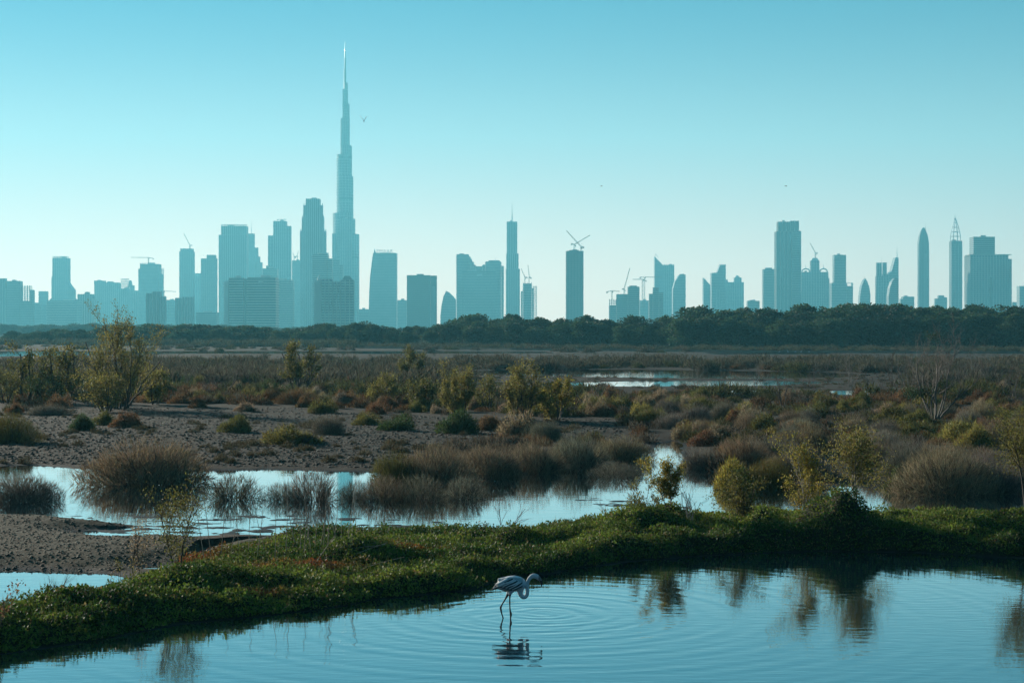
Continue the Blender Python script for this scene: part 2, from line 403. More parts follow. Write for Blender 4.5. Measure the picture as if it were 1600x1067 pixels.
t.outline([(534, 436.8), (551, 436.8), (546, 431), (539, 431)], 20, 2, name='pointed_roof'); t.spire(499, 432, 428, .6, dy=10, mat='stone')
simple('low_link_block', 'low block right of the tallest tower', 568, 4500, [(560.5, 576, 483)], style='balc', mat='glass2')
# --- the curved tower with roof letters
t = T('curved_edge_tower', 'tower with a curving left edge, a corner fin and letters on its roof', 598, 4600)
t.outline([(576, 520), (619.5, 520), (619.5, 395.3), (583, 395.3), (580.5, 412), (578.3, 432), (577, 455), (576.2, 480)], 38, 0, bands=4.2, mat='glass2', trim='steel')
t.outline([(582.4, 401), (587, 395.2), (585, 388.5)], 8, 6, name='corner_fin', mat='steel')
cu = bpy.data.curves.new('letters', 'FONT'); cu.body = 'EMAAR'; cu.size = 12.5; cu.extrude = 0.6; cu.align_x = 'CENTER'; cu.space_character = 1.15
to = bpy.data.objects.new('tmp', cu); COL.objects.link(to); dg = bpy.context.evaluated_depsgraph_get()
tm = bpy.data.meshes.new_from_object(to.evaluated_get(dg)); bpy.data.objects.remove(to); tm.materials.clear(); tm.materials.append(M['concrete'])
o = link('roof_letters', tm, t.root, (t.X(601), 1.0, t.Z(395.0))); o.rotation_euler = (R(90), 0, 0); o['label'] = 'roof letters reading EMAAR'; o['kind'] = 'stuff'
m = Boxes(); m.box(t.X(593.5), t.X(608.5), .6, 1.6, t.Z(395.3), t.Z(394.9)); t.put('letter_rail', m, 'concrete')
simple('low_square_block', 'low block between the curved-edge tower and the dark square block', 628, 4700, [(620, 635.3, 469)], style='slab', mat='glass2')
t = simple('dark_square_block', 'dark square glass block with a paler strip down its right side', 659, 3900, [(635.5, 672.5, 430), (672.8, 682.5, 430.6)], style='slab', mat='glass', trim='glass2')
t.block(673.5, 680, 447, style='', mat='glass2', dy=-2, depth=6, name='pale_strip', roof=False)
t = T('sail_shaped_block', 'pointed sail-shaped building right of the dark square block', 702, 4500)
t.outline([(687.8, 520), (712, 520), (712, 468), (708, 463), (702, 457), (698.6, 455), (699, 457.5), (697, 454.2), (693, 463), (690, 476), (688.2, 492)], 30, 0, bands=4.2, mat='glass')
# --- centre
t = T('stepped_balcony_block', 'wide block with balcony edges stepping down between two higher wings', 750, 4500)
for x0, x1, y in ((713.2, 732.5, 397.2), (732.7, 735, 401), (735.2, 737.3, 404.5), (737.5, 740, 409), (740.2, 743, 413.8), (743.2, 753.5, 416), (753.7, 758.3, 413.5), (758.5, 783, 408.5), (783.2, 787, 415.5)):
    t.block(x0, x1, y, style='balc', mat='glass2', depth=36, roof=False)
t.block(722, 775, 424, style='slab', mat='glass', dy=-14, depth=13.5, name='front_wing'); t.block(745, 754, 428.5, 431.5, style='', mat='stone', dy=-16, depth=1.5, name='facade_sign', roof=False)
t.spire(774, 408.5, 402, .8); t.block(763, 781, 406.5, 408.4, style='', depth=16, dy=8, name='plant_room', roof=False); t.block(717, 725, 395.8, 397, style='', depth=14, dy=8, name='plant_room', roof=False)
t = simple('mast_tower', 'slender tower with setbacks and a tall thin mast', 801, 4700, [(791.2, 812, 420), (791.8, 810, 396, dict(yb=419.8)), (792.4, 808, 346.3, dict(yb=395.8))], 3, style='rib', mat='glass', trim='steel', rib=5)
t.spire(800.4, 346, 318, 1.5, dy=10)
t = simple('scaffolded_block', 'unfinished block with scaffolding and two cranes on its roof', 826, 4300, [(814, 817, 455), (817.2, 831, 443), (831.2, 833.5, 450)], style='balc', mat='glass')
t.frame_box(833.8, 838.4, 447, 518, 2, depth=16); t.frame_box(817.5, 830.5, 441, 443, 4, fl=4)
crane('crane leaning left on the scaffolded block', 820, 443, 434, 4310, (814, 420, 823, 433), w=1.8)
crane('crane leaning steeply on the scaffolded block', 826.5, 443, 433, 4310, (824.5, 414, 829.5, 434), w=1.8)
t = simple('crane_tower', 'lone straight dark tower with two crossing cranes on top', 898, 3800, [(885.7, 909.6, 392), (890, 905, 390.6, dict(yb=391.9, depth=16, dy=6, style=''))], 2, style='rib slab', mat='glass', trim='glass2')
m = Boxes(); m.box(t.X(910.4), t.X(912), 4, 7, 0, t.Z(392))
for k in range(18): m.box(t.X(909), t.X(910.6), 5, 6, 10 + k * 9.5, 10.6 + k * 9.5)
t.put('hoist_mast', m, 'concrete')
crane('crane with its jib raised right on the lone straight tower', 897.5, 391, 383, 3805, (922, 368, 893.5, 381))
crane('crane with a long jib raised left on the lone straight tower', 907.5, 391.5, 386, 3800, (885, 361, 911.5, 386))
t = simple('construction_group', 'stepped concrete building site crowded with cranes', 977, 4000, [(963.3, 981, 459.5), (981.2, 999.5, 448), (984, 996, 446.2, dict(yb=447.9, depth=16, dy=6))], style='slab', mat='glass')
t.block(953, 963, 477, mat='glass'); t.frame_box(953, 963, 467.5, 477, 3); t.frame_box(952.5, 953.5, 477, 505, 1)
crane('low crane with a level jib at the left of the building site', 956, 468, 455, 3995, (968, 455.6, 948.5, 456))
crane('luffing crane with a steep jib over the building site', 975.5, 459, 453, 4000, (984.5, 419, 973, 451))
crane('tall crane with a level jib right of the building site', 1003.8, 480, 437, 4200, (988.5, 437, 1009, 438.5))
crane('crane whose level jib reaches in front of the slanted tower', 1007, 480, 433.5, 4300, (1034, 433.6, 1000.5, 433.4))
simple('low_site_block', 'low pale block beside the building site', 1007, 4700, [(999.8, 1014, 469.5)], style='slab', mat='glass2')
simple('stepped_front_block', 'stepped block in front of the slanted-top tower', 1026, 4000, [(1014.2, 1020, 459), (1020.2, 1029.5, 449), (1029.7, 1036.5, 457)], style='slab', mat='glass')
t = T('slanted_top_tower', 'tower whose roof slants from a high left point to a flat block', 1038, 4900)
t.outline([(1023, 520), (1038, 520), (1038, 414.6), (1036, 414.3), (1023, 401)], 34, 0, bands=4.2, mat='glass2'); t.block(1038.2, 1053.5, 414, style='slab rib', mat='glass', depth=30, dy=4)
t.frame_box(1039, 1053, 412.5, 414, 4, fl=3); m = Boxes(); m.beam((t.X(1024), 12, t.Z(401.5)), (t.X(1025), 12, t.Z(396.5)), .9); m.beam((t.X(1025), 12, t.Z(396.5)), (t.X(1029.5), 12, t.Z(402.5)), .8); t.put('roof_davit', m, 'steel')
t = T('twin_slanted_tower', 'shorter slanted-top tower beside the taller slanted one', 1063, 4600)
t.outline([(1051.5, 520), (1071.3, 520), (1071.3, 429.2), (1061.5, 429.2), (1054.5, 441), (1051.5, 452)], 32, 0, bands=4.2, mat='glass2'); t.block(1063, 1070, 427.8, 429.1, style='', depth=14, dy=8, name='plant_room', roof=False)
# --- right of centre
t = T('knife_edge_tower', 'low tower with a knife-edge roof falling to the right', 1105, 4700)
t.outline([(1099.3, 520), (1111.6, 520), (1111.6, 447.5), (1099.3, 434)], 30, 0, bands=4.2, mat='glass2'); t.spire(1103.5, 439, 432.5, .6)
t = T('raked_crown_tower', 'tower with a raked crown leaning over a lower shoulder', 1123, 4600)
t.outline([(1112, 520), (1134, 520), (1134, 414), (1125.3, 414), (1120.6, 426.2), (1112, 426.4)], 34, 0, bands=4.2, mat='glass'); t.block(1119, 1124, 452, style='rib', mat='glass2', dy=-4, depth=4, name='front_bay'); t.frame_box(1125.5, 1134, 412.6, 414, 3, fl=3)
t = simple('domed_cap_tower', 'stepped tower with a domed cap', 1148, 4800, [(1134.3, 1137, 437), (1137.2, 1147.5, 440.8), (1147.8, 1158.5, 434), (1158.8, 1162, 441)], style='rib slab', mat='glass2')
t.round([(434, 1149, 1157), (432.5, 1149, 1157)], 'roof_drum', 'concrete', 18, 1.0, 2.0, cy=16); t.round([(432.4, 1149.8, 1156.2), (430.8, 1150.8, 1155.2), (430, 1152.3, 1153.8)], 'roof_dome', 'concrete', 18, 1.0, 2.0, cy=16)
simple('low_lone_block', 'low lone block just above the trees right of the domed cap', 1178, 4300, [(1168.3, 1187, 470), (1172, 1181, 468.7, dict(yb=469.9, depth=12, dy=8))], style='slab', mat='glass')
t = simple('capped_slim_tower', 'slim plain tower with a small cap left of the broad ribbed one', 1201, 4400, [(1192.6, 1210.4, 420.5), (1196.5, 1206.5, 418.3, dict(yb=420.4, depth=14, dy=6))], style='slab', mat='glass')
t = simple('broad_ribbed_tower', 'broad tall tower with bright vertical ribs and a recessed crown', 1232, 4200, [(1213.2, 1237, 361.5), (1237.2, 1251.4, 361), (1216, 1235, 346.5, dict(yb=361.4)), (1235.2, 1248, 345.2, dict(yb=360.9))], 0, style='rib', mat='glass', trim='stone', rib=9)
t.block(1237.4, 1251.2, 362, style='slab', dy=-1.6, depth=1.2, name='curtain_wall', roof=False)
t = simple('arched_crown_tower', 'tower with two arched crowns either side of a taller middle', 1273, 4500, [(1252.5, 1267.3, 425), (1267.5, 1280, 407.3), (1280.2, 1294, 425), (1294.2, 1295.7, 434.5)], style='rib slab', mat='glass2')
for a, b in ((1252.8, 1266.6), (1280.9, 1294)):
    m = Boxes(); A, B = t.X(a), t.X(b); c = (A + B) / 2; r = (B - A) / 2; z0 = t.Z(425); n = 9
    for i in range(n):
        a0 = math.pi * i / n; a1 = math.pi * (i + 1) / n
        m.beam((c + r * .9 * math.cos(a0), 6, z0 + 8.5 * math.sin(a0)), (c + r * .9 * math.cos(a1), 6, z0 + 8.5 * math.sin(a1)), 3.0)
    t.put('roof_arch', m, 'concrete', None, True); t.spire((a + b) / 2, 420, 412.5, .8)
t.outline([(1268, 407.2), (1279.6, 407.2), (1277.5, 403), (1270.5, 403)], 14, 4, name='roof_cap', mat='concrete')
crane('crane with a steep jib on the arched-crown tower', 1274, 404, 396, 4505, (1265.5, 380, 1276.5, 395))
t = simple('framed_top_tower', 'dark tower on a wide base with a framed opening beside it', 1314, 4400, [(1299.5, 1322.5, 442), (1303.5, 1322.2, 398.3, dict(yb=441.8)), (1322.8, 1333, 447)], style='slab', mat='glass')
t.frame_box(1323.5, 1332.5, 442, 447, 1, fl=8, w=2.0); t.frame_box(1304.5, 1321, 399.5, 404, 5, dy=-1.5, depth=1, w=.8)
t = T('small_sail_tower', 'small pointed sail-shaped tower above the trees', 1351, 4500)
t.outline([(1343, 520), (1360.3, 520), (1360, 460), (1358, 447), (1355, 440), (1352.4, 435), (1349.5, 439.5), (1346.2, 448), (1344, 463)], 26, 0, bands=4.2, mat='glass'); t.spire(1352.4, 435.4, 431, .7, dy=13)
t = simple('pillar_roof_tower', 'tower with two roof pillars, a raked fin and two thin masts', 1387, 4500, [(1369.6, 1380, 431.5), (1380.2, 1388.8, 428.5), (1371.3, 1378, 410.3, dict(yb=431.4, style='rib', depth=12, dy=6)), (1381, 1386, 410, dict(yb=428.4, style='rib', depth=10, dy=6))], style='slab rib', mat='glass')
t.outline([(1389, 520), (1404, 520), (1404, 402.5), (1399.3, 402.3), (1393.5, 424), (1389, 427.5)], 30, 0, bands=4.2, mat='glass'); t.spire(1378.6, 431, 401.5, .9); t.spire(1403.2, 402.6, 386, 1.0, dy=12)
t = T('little_sail_block', 'little curved sail block in front of the raked fin', 1396, 4000)
t.outline([(1388, 520), (1403.5, 520), (1403.5, 436), (1398, 434.6), (1394, 440), (1390.5, 450), (1388.8, 463)], 24, 0, bands=4.2, mat='glass2')
simple('low_tree_block', 'low block showing over the trees left of the bullet-shaped tower', 1420, 4300, [(1411, 1428.7, 463.5), (1407, 1410.8, 467)], style='slab', mat='glass2')
t = T('bullet_tower', 'bullet-shaped tower with a curved pointed top and a thin mast', 1444, 4400)
t.round([(None, 1436, 1453), (393, 1436, 1453), (380, 1436, 1452.6), (370, 1437, 1451.4), (364, 1439.2, 1449.6), (360, 1441, 1448), (357, 1443, 1446.4), (355.4, 1444, 1445.4)], 'wall', 'glass', 24, 0.9, 2.8, 4.2, 'glass2', ribs=12)
t.block(1443.5, 1448.6, 396, style='', mat='glass2', dy=-2, depth=3, name='pale_strip', roof=False); t.spire(1448, 362, 348, .9, dy=13)
simple('low_step_block', 'low stepped block between the bullet tower and the lattice-crowned tower', 1470, 4600, [(1461, 1466, 466.5), (1466.2, 1475.4, 461.5), (1475.6, 1480, 464.5)], style='slab', mat='glass2')
t = simple('lattice_crown_tower', 'slim tower ending in an open lattice crown and needle', 1495, 4300, [(1486.8, 1503.2, 376.5)], style='rib slab', mat='glass2', trim='concrete', rib=8)
m = Boxes(); prof = [(376.4, 1486.9, 1503.1), (369, 1486.7, 1503.3), (362, 1488, 1502), (355, 1489.9, 1500.2), (348, 1492, 1497.8), (341, 1493.6, 1495.4)]
rg = []
for y, a, b in prof:
    A, B = t.X(a), t.X(b); c, r = (A + B) / 2, (B - A) / 2
    rg.append([(c + r * math.cos(q), 13 + r * math.sin(q), t.Z(y)) for q in np.linspace(0, 2 * math.pi, 9)[:-1] + .2])
for k in range(len(rg)):
    for i in range(8):
        m.beam(rg[k][i], rg[k][(i + 1) % 8], .9)
        if k < len(rg) - 1: m.beam(rg[k][i], rg[k + 1][i], 1.0)
t.put('lattice_crown', m, 'steel', None, True); t.spire(1494.4, 341.5, 334.5, .9, dy=13)
t = simple('box_crown_block', 'wide block with a smaller glass box on its roof at the right of the skyline', 1548, 4000, [(1516, 1575, 398.6), (1522.2, 1556, 369.8, dict(yb=398.5, mat='glass', dy=6, depth=34, style='slab')), (1576, 1581.7, 404.5, dict(dy=6, depth=30))], 0, style='slab rib', mat='glass2', trim='concrete')
t.block(1514.5, 1580.5, 397.2, 398.4, style='', depth=40, dy=-1, name='roof_canopy', mat='concrete', roof=False); t.block(1547, 1550.5, 433, style='', mat='glass', dy=-1.2, depth=1, name='dark_strip', roof=False)
simple('low_edge_block', 'low pale block at the foot of the box-crowned block', 1578, 4600, [(1510.5, 1516, 466.5), (1582, 1592, 472)], style='slab', mat='glass2')
simple('edge_tower', 'plain tower cut by the right edge of the picture', 1602, 4400, [(1593, 1612, 447)], style='slab', mat='glass2')
# ------------------------------------------------------------------ terrain and water
def poly(pts): return np.array([gnd(x, y) for x, y in pts])
def inside(P, x, y):
    r = np.zeros(x.shape, bool); n = len(P)
    for i in range(n):
        x0, y0 = P[i]; x1, y1 = P[(i + 1) % n]
        if y0 == y1: continue
        c = ((y0 > y) != (y1 > y)) & (x < (x1 - x0) * (y - y0) / (y1 - y0) + x0); r ^= c
    return r
def edge_dist(P, x, y, closed=True):
    d = np.full(x.shape, 1e9); n = len(P)
    for i in range(n if closed else n - 1):
        ax, ay = P[i]; bx, by = P[(i + 1) % n]; ex, ey = bx - ax, by - ay
        t = np.clip(((x - ax) * ex + (y - ay) * ey) / (ex * ex + ey * ey + 1e-12), 0, 1)
        d = np.minimum(d, (x - ax - t * ex) ** 2 + (y - ay - t * ey) ** 2)
    return np.sqrt(d)
def sdist(P, x, y):
    d = edge_dist(P, x, y); return np.where(inside(P, x, y), -d, d)

BANK_NEAR = [(-330, 1100), (-120, 1050), (0, 1022), (101, 1008), (169, 998), (236, 985), (294, 974), (405, 964), (470, 956), (540, 947), (580, 937), (665, 929), (750, 919), (783, 904), (850, 897), (901, 888), (980, 878), (1070, 870), (1160, 865), (1262, 861), (1400, 862), (1532, 868), (1600, 872), (1800, 882), (2100, 900)]
BANK_FAR = [(2100, 820), (1800, 819), (1600, 818), (1450, 817), (1364, 816), (1200, 816), (1060, 816), (969, 820), (900, 825), (867, 829), (793, 836), (660, 837), (530, 836), (450, 840), (371, 846), (310, 856), (280, 880), (250, 905), (200, 925), (120, 955), (40, 968), (-60, 972), (-330, 990)]
W_NEAR = poly(BANK_NEAR + [(2100, 1500), (-330, 1500)])
W_MID = poly([(-260, 729), (0, 728), (60, 727), (125, 733), (300, 736), (420, 733), (560, 737), (640, 738), (740, 734), (830, 730), (930, 728), (985, 720), (1012, 706), (1030, 694), (1052, 688), (1066, 694), (1062, 708), (1085, 724), (1130, 742), (1190, 751), (1240, 757), (1330, 760), (1420, 765), (1500, 768), (1600, 765), (1900, 760),
    (1900, 822), (1600, 820), (1364, 818), (1060, 818), (969, 822), (900, 827), (867, 831), (793, 838), (660, 839), (530, 836), (450, 836), (390, 834), (300, 837), (240, 841), (190, 842), (120, 834), (110, 829), (190, 826), (230, 822), (160, 816), (100, 809), (0, 807), (-260, 806)])
W_LEFT = poly([(-300, 895), (0, 890), (60, 891), (130, 893), (180, 897), (200, 905), (215, 915), (180, 932), (110, 958), (0, 972), (-300, 985)])
W_FAR = [poly(p) for p in (
    [(690, 582), (800, 577.5), (1000, 577.5), (1150, 579.5), (1290, 582), (1370, 586), (1290, 590.5), (1150, 592), (1000, 590), (900, 588.5), (800, 586.5)],
    [(880, 598), (1000, 595.5), (1200, 595), (1320, 597), (1200, 602.5), (1000, 604), (900, 603)],
    [(1100, 612), (1180, 610), (1400, 611), (1500, 613), (1400, 617.5), (1200, 617), (1100, 616)],
    [(1480, 590), (1700, 588), (1700, 595), (1500, 596)],
    [(-400, 548.6), (0, 548.6), (300, 548.6), (600, 548.4), (850, 549), (860, 552), (600, 553), (300, 552.5), (0, 557), (-400, 557)],
    [(1100, 550.8), (1300, 550.6), (1290, 553.6), (1120, 553.8)],
    [(520, 601), (560, 600), (590, 603), (540, 605.5)],
    [(640, 583), (700, 582), (720, 585), (660, 587)])]
PUDDLE = poly([(212, 884), (240, 882.5), (264, 884), (258, 887.5), (222, 888.5)])
BANK = poly(BANK_NEAR + BANK_FAR)
BN = poly(BANK_NEAR); BF = poly(BANK_FAR)
MUD = poly([(-200, 660), (0, 648), (250, 636), (420, 640), (640, 655), (960, 660), (980, 690), (700, 700), (640, 738), (-200, 728)])
SAND = poly([(-300, 808), (0, 808), (150, 812), (300, 845), (320, 852), (270, 880), (200, 896), (-300, 893)])
SPECK = [poly(p) for p in ([(40, 806), (200, 800), (400, 800), (560, 806), (700, 812), (790, 826), (700, 834), (450, 836), (300, 846), (150, 836), (90, 820)],
    [(845, 776), (900, 773), (1000, 780), (1110, 792), (1090, 808), (990, 805), (900, 788)], [(480, 817), (780, 816), (800, 829), (500, 832)])]
HUMPS = [(95, 912, 30.4, 1.15, 1.0, .34), (20, 940, 30.2, 1.2, 1.0, .05), (175, 912, 31.2, .7, .9, .04), (262, 899, 32.2, .95, 1.0, .28), (335, 905, 33.0, .9, .9, .16), (430, 900, 34.0, .9, .7, .10), (565, 858, 36.6, .75, .7, .26), (640, 878, 36.8, 1.0, .6, .10),
    (800, 838, 39.4, .7, .6, .22), (900, 845, 40.0, 1.3, .6, .12), (1010, 797, 41.2, .95, .8, .42), (1045, 790, 42.6, .35, .4, .35), (1190, 787, 41.2, .33, .45, .50), (1320, 775, 40.9, .52, .7, .78), (1275, 785, 41.6, .40, .5, .40), (1600, 815, 40.5, .8, .9, .45)]

def bare_zone(x, y):
    px = CX + F * x / np.maximum(y, 1); nz = fbm(x * 1.1, y * 1.1, 3)
    return (px < 560) & (y > 37.4 + 1.6 * (nz - .5) + np.clip((px - 300) / 130, 0, 9) * 3.2)

def height(x, y):
    near = sdist(W_NEAR, x, y); mid = sdist(W_MID, x, y); left = sdist(W_LEFT, x, y)
    far = np.full(x.shape, 1e9)
    for P in W_FAR: far = np.minimum(far, sdist(P, x, y))
    pud = sdist(PUDDLE, x, y)
    shore = np.minimum(np.minimum(near, mid), np.minimum(np.minimum(left, far), pud))
    jit = (fbm(x * 1.3, y * 1.3, 3) - .5) * 0.5
    s = shore + jit * np.clip(y / 60, .35, 2.5)
    h = np.where(s > 0, 0.16 * (1 - np.exp(-s / 1.4)), np.maximum(-0.35, 0.22 * s))
    fl = 1 - .85 * sstep(115, 150, y); h = np.where(h > 0, h * (1 - .5 * sstep(115, 150, y)), h)
    h = h + np.where(s > 0, 1, 0) * (fbm(x * .12, y * .12, 4) - .45) * np.clip(s / 6, 0, 1) * 0.30 * fl
    mud = sdist(MUD, x, y); mw = sstep(1.5, -2.5, mud) * np.clip(s / 1.2, 0, 1)
    h = h + mw * (0.10 * (fbm(x * 1.6, y * 1.3, 3) - .5) + 0.05 * (vnoise(x * 4.7, y * 3.9) - .4))
    sand = sstep(.4, -.8, sdist(SAND, x, y))
    h = h + sand * np.clip(s, 0, 1) * (0.10 + .05 * (fbm(x * 3, y * 3, 4) - .5))
    for P in SPECK:
        w = sstep(.5, -.6, sdist(P, x, y)) * sstep(.35, -.1, s)
        h = h * (1 - w) + w * (-0.020 + 0.115 * (fbm(x * 1.6, y * 3.2, 4) - .42) + .02 * (vnoise(x * 8, y * 9) - .5))
    # the green bank
    ib = inside(BANK, x, y); dn = np.maximum(0, edge_dist(BN, x, y, False) + .55 * (fbm(x * 1.4 + 2, y * 1.4, 3) - .55)); df = edge_dist(BF, x, y, False)
    px = CX + F * x / np.maximum(y, 1)
    plat = 0.20 + 0.14 * sstep(820, 1010, px) + 0.05 * (fbm(x * .5, y * .5, 3) - .5)
    wn = .85 - .30 * sstep(200, 700, px)
    prof = sstep(0, 1, dn / wn) * sstep(0, 1, df / 1.3)
    hb = plat * prof
    for hx, hy, Y, rx, ry, a in HUMPS:
        X = gx(hx, Y); hb = hb + 1.08 * a * np.exp(-((x - X) / rx) ** 2 - ((y - Y) / ry) ** 2) * sstep(0, .5, dn)
    hb = hb + (0.30 * (fbm(x * .95 + 5, y * 1.15, 3) - .5) + .15 * np.maximum(0, vnoise(x * 2.1, y * 2.3) - .45)) * prof
    h = np.where(ib, np.maximum(hb, 0) + .004, h)
    return h, s, mw, sand, np.where(ib, np.minimum(dn, df), -1.0)

# rows spaced closer near the lookout
ys = np.concatenate([[-600, -200, -40, 0, 8, 12], F * H / (np.concatenate([np.arange(1500, 1100, -8), np.arange(1100, 556, -.85), np.arange(556, 532, -.6)]) - HY), [1150, 1500, 2200, 3200, 4500, 6000, 7400]])
us = np.concatenate([np.linspace(-3.0, -.42, 14)[:-1], np.linspace(-.42, .42, 900), np.linspace(.42, 3.0, 14)[1:]])
gy = np.repeat(ys[:, None], len(us), 1)
wide = np.where(ys < 12, 60.0, np.maximum(ys, 12.0)); gxx = us[None, :] * np.clip(wide, 12, 1650)[:, None]
gxx[ys < 13] = us[None, :] * 200
hh, shore, mudw, sandw, bankd = height(gxx.ravel(), gy.ravel())
V = np.stack([gxx.ravel(), gy.ravel(), hh], 1); nu = len(us); nv = len(ys)
far_edge = gy.ravel() > 900; V[far_edge, 2] = 0.3
q = (np.arange(nv - 1)[:, None] * nu + np.arange(nu - 1)[None, :]).ravel()
faces = np.stack([q, q + 1, q + nu + 1, q + nu], 1)

gm, nt, b = new_mat('marsh_ground'); P = wpos(nt)
def attr(nt, n): a = nod(nt, 'ShaderNodeAttribute', attribute_name=n); return a.outputs['Fac']
big = ramp(nt, noise(nt, .12, 5, P), .35, .65); fine = ramp(nt, noise(nt, 5.0, 6, P, .65), .3, .7)
c = mixc(nt, big, (0.026, 0.021, 0.015), (0.048, 0.037, 0.025))
mudc = mixc(nt, fine, (0.023, 0.021, 0.015), (0.047, 0.042, 0.030))
c = mixc(nt, attr(nt, 'mud'), c, mudc)
sandc = mixc(nt, fine, (0.040, 0.035, 0.022), (0.092, 0.079, 0.050)); c = mixc(nt, attr(nt, 'sand'), c, sandc); c = mixc(nt, attr(nt, 'sand2'), c, sandc)
c = mixc(nt, attr(nt, 'wet'), c, (0.018, 0.017, 0.014))
c = mixc(nt, attr(nt, 'bank'), c, (0.018, 0.022, 0.010))
nt.links.new(c, b.inputs['Base Color'])
rr = nod(nt, 'ShaderNodeMapRange'); rr.inputs[3].default_value = .92; rr.inputs[4].default_value = .6; b.inputs['Specular IOR Level'].default_value = .12; nt.links.new(attr(nt, 'wet'), rr.inputs[0]); nt.links.new(rr.outputs[0], b.inputs['Roughness'])
bp = nod(nt, 'ShaderNodeBump'); bp.inputs['Strength'].default_value = .5; bp.inputs['Distance'].default_value = .05
nt.links.new(noise(nt, 9.0, 6, P, .7), bp.inputs['Height']); nt.links.new(bp.outputs[0], b.inputs['Normal'])
me = np_mesh('ground', V, faces, gm, True)
for n, v in (('mud', mudw), ('sand', sandw), ('wet', sstep(.45, .0, shore) * (bankd < 0)), ('bank', ((bankd > 0) & ~bare_zone(gxx.ravel(), gy.ravel())).astype(float)), ('sand2', bare_zone(gxx.ravel(), gy.ravel()) & (bankd > 0))):
    a = me.attributes.new(n, 'FLOAT', 'POINT'); a.data.foreach_set('value', np.asarray(v, np.float32))
tag(link('ground', me), 'dark marsh ground of mud, sand and the raised green bank', None, None, 'structure')

# water sheets
def water_mat(name, scale, dist, tintc=(0.004, 0.020, 0.026)):
    m, nt, b = new_mat(name); P = wpos(nt)
    b.inputs['Base Color'].default_value = (*tintc, 1); b.inputs['Roughness'].default_value = 0.015; b.inputs['IOR'].default_value = 1.5; b.inputs['Coat Weight'].default_value = 1.0; b.inputs['Coat Roughness'].default_value = .015; b.inputs['Coat IOR'].default_value = 1.4
    mp = nod(nt, 'ShaderNodeMapping'); mp.inputs['Scale'].default_value = (0.35, 1.0, 1.0); nt.links.new(P, mp.inputs['Vector'])
    bp = nod(nt, 'ShaderNodeBump'); bp.inputs['Strength'].default_value = 1.0; bp.inputs['Distance'].default_value = dist
    nt.links.new(noise(nt, scale, 3, mp.outputs[0]), bp.inputs['Height']); nt.links.new(bp.outputs[0], b.inputs['Normal']); nt.links.new(bp.outputs[0], b.inputs['Coat Normal'])
    return m
M['pool'] = water_mat('marsh_water', 2.2, 0.0028); M['near'] = water_mat('near_water', 4.5, 0.0030)
def sheet(name, P, grow, mat, label):
    c = P.mean(0); n = len(P); out = []
    area = sum(P[i][0] * P[(i + 1) % n][1] - P[(i + 1) % n][0] * P[i][1] for i in range(n))
    sg = 1 if area > 0 else -1
    for i in range(n):
        a = P[i] - P[i - 1]; b2 = P[(i + 1) % n] - P[i]; t = a / (np.linalg.norm(a) + 1e-9) + b2 / (np.linalg.norm(b2) + 1e-9); t = t / (np.linalg.norm(t) + 1e-9)
        out.append(P[i] + np.array([t[1], -t[0]]) * grow * sg)
    bm = bmesh.new(); f = bm.faces.new([bm.verts.new((p[0], p[1], 0)) for p in (out if sg > 0 else out[::-1])]); bmesh.ops.triangulate(bm, faces=[f])
    me = bpy.data.meshes.new(name); bm.to_mesh(me); bm.free(); me.materials.append(mat)
    tag(link(name, me), label, None, None, 'structure')
sheet('pond_water', W_MID, .5, M['pool'], 'bright pond beyond the green bank')
sheet('inlet_water', W_LEFT, .5, M['pool'], 'small inlet left of the green bank')
sheet('puddle_water', PUDDLE, .05, M['pool'], 'small puddle on the sandy shore')
for P in W_FAR: sheet('lagoon_water', P, .8, M['pool'], 'far strip of shallow lagoon water')
# the near pool with its rings, as real relief
NX, NY = 480, 620
px_ = np.linspace(-16, 21, NX); py_ = np.linspace(13.6, 41.5, NY); GX, GY = np.meshgrid(px_, py_)
Z = np.zeros_like(GX)
def rings(cx, cy, lam, slope, L, r0=0.0, ph=0.0):
    r = np.hypot(GX - cx, GY - cy); k = 2 * math.pi / lam
    return slope / k * np.cos(k * r - ph + 1.6 * np.sin(r * .7)) * np.exp(-r / L) * sstep(r0, r0 + .3, r)
FLX, FLY = gnd(848, 958)
Z += rings(FLX, FLY, .27, .030, 2.2, 0.05) + rings(FLX, FLY, .44, .017, 6.0, .3, 1.0)
lx, ly = gnd(798, 968); Z += rings(lx, ly, .33, .018, 2.2, .05) + rings(lx, ly, .62, .009, 9.0, .5)
rx, ry = gnd(1425, 928); Z += rings(rx, ry, .30, .012, 1.6, .1)
ox_, oy_ = gnd(610, 985); Z += rings(ox_, oy_, .30, .008, 1.4, .1)
Z += .0010 * (fbm(GX * .9, GY * 3.4, 3) - .5) * (0.4 + sstep(.3, .7, fbm(GX * .15 + 3, GY * .3, 2)))
q = (np.arange(NY - 1)[:, None] * NX + np.arange(NX - 1)[None, :]).ravel()
fc = np.stack([q, q + 1, q + NX + 1, q + NX], 1)
ctr = (sdist(W_NEAR, GX.ravel(), GY.ravel()) < .7); keep = ctr[fc].all(1)
tag(link('near_water', np_mesh('near_water', np.stack([GX.ravel(), GY.ravel(), Z.ravel()], 1), fc[keep], M['near'], True)), 'calm blue pool with rings where the bird feeds', None, None, 'structure')
HG_CACHE = None
def ground_z(x, y):
    return height(np.atleast_1d(np.asarray(x, float)), np.atleast_1d(np.asarray(y, float)))[0]
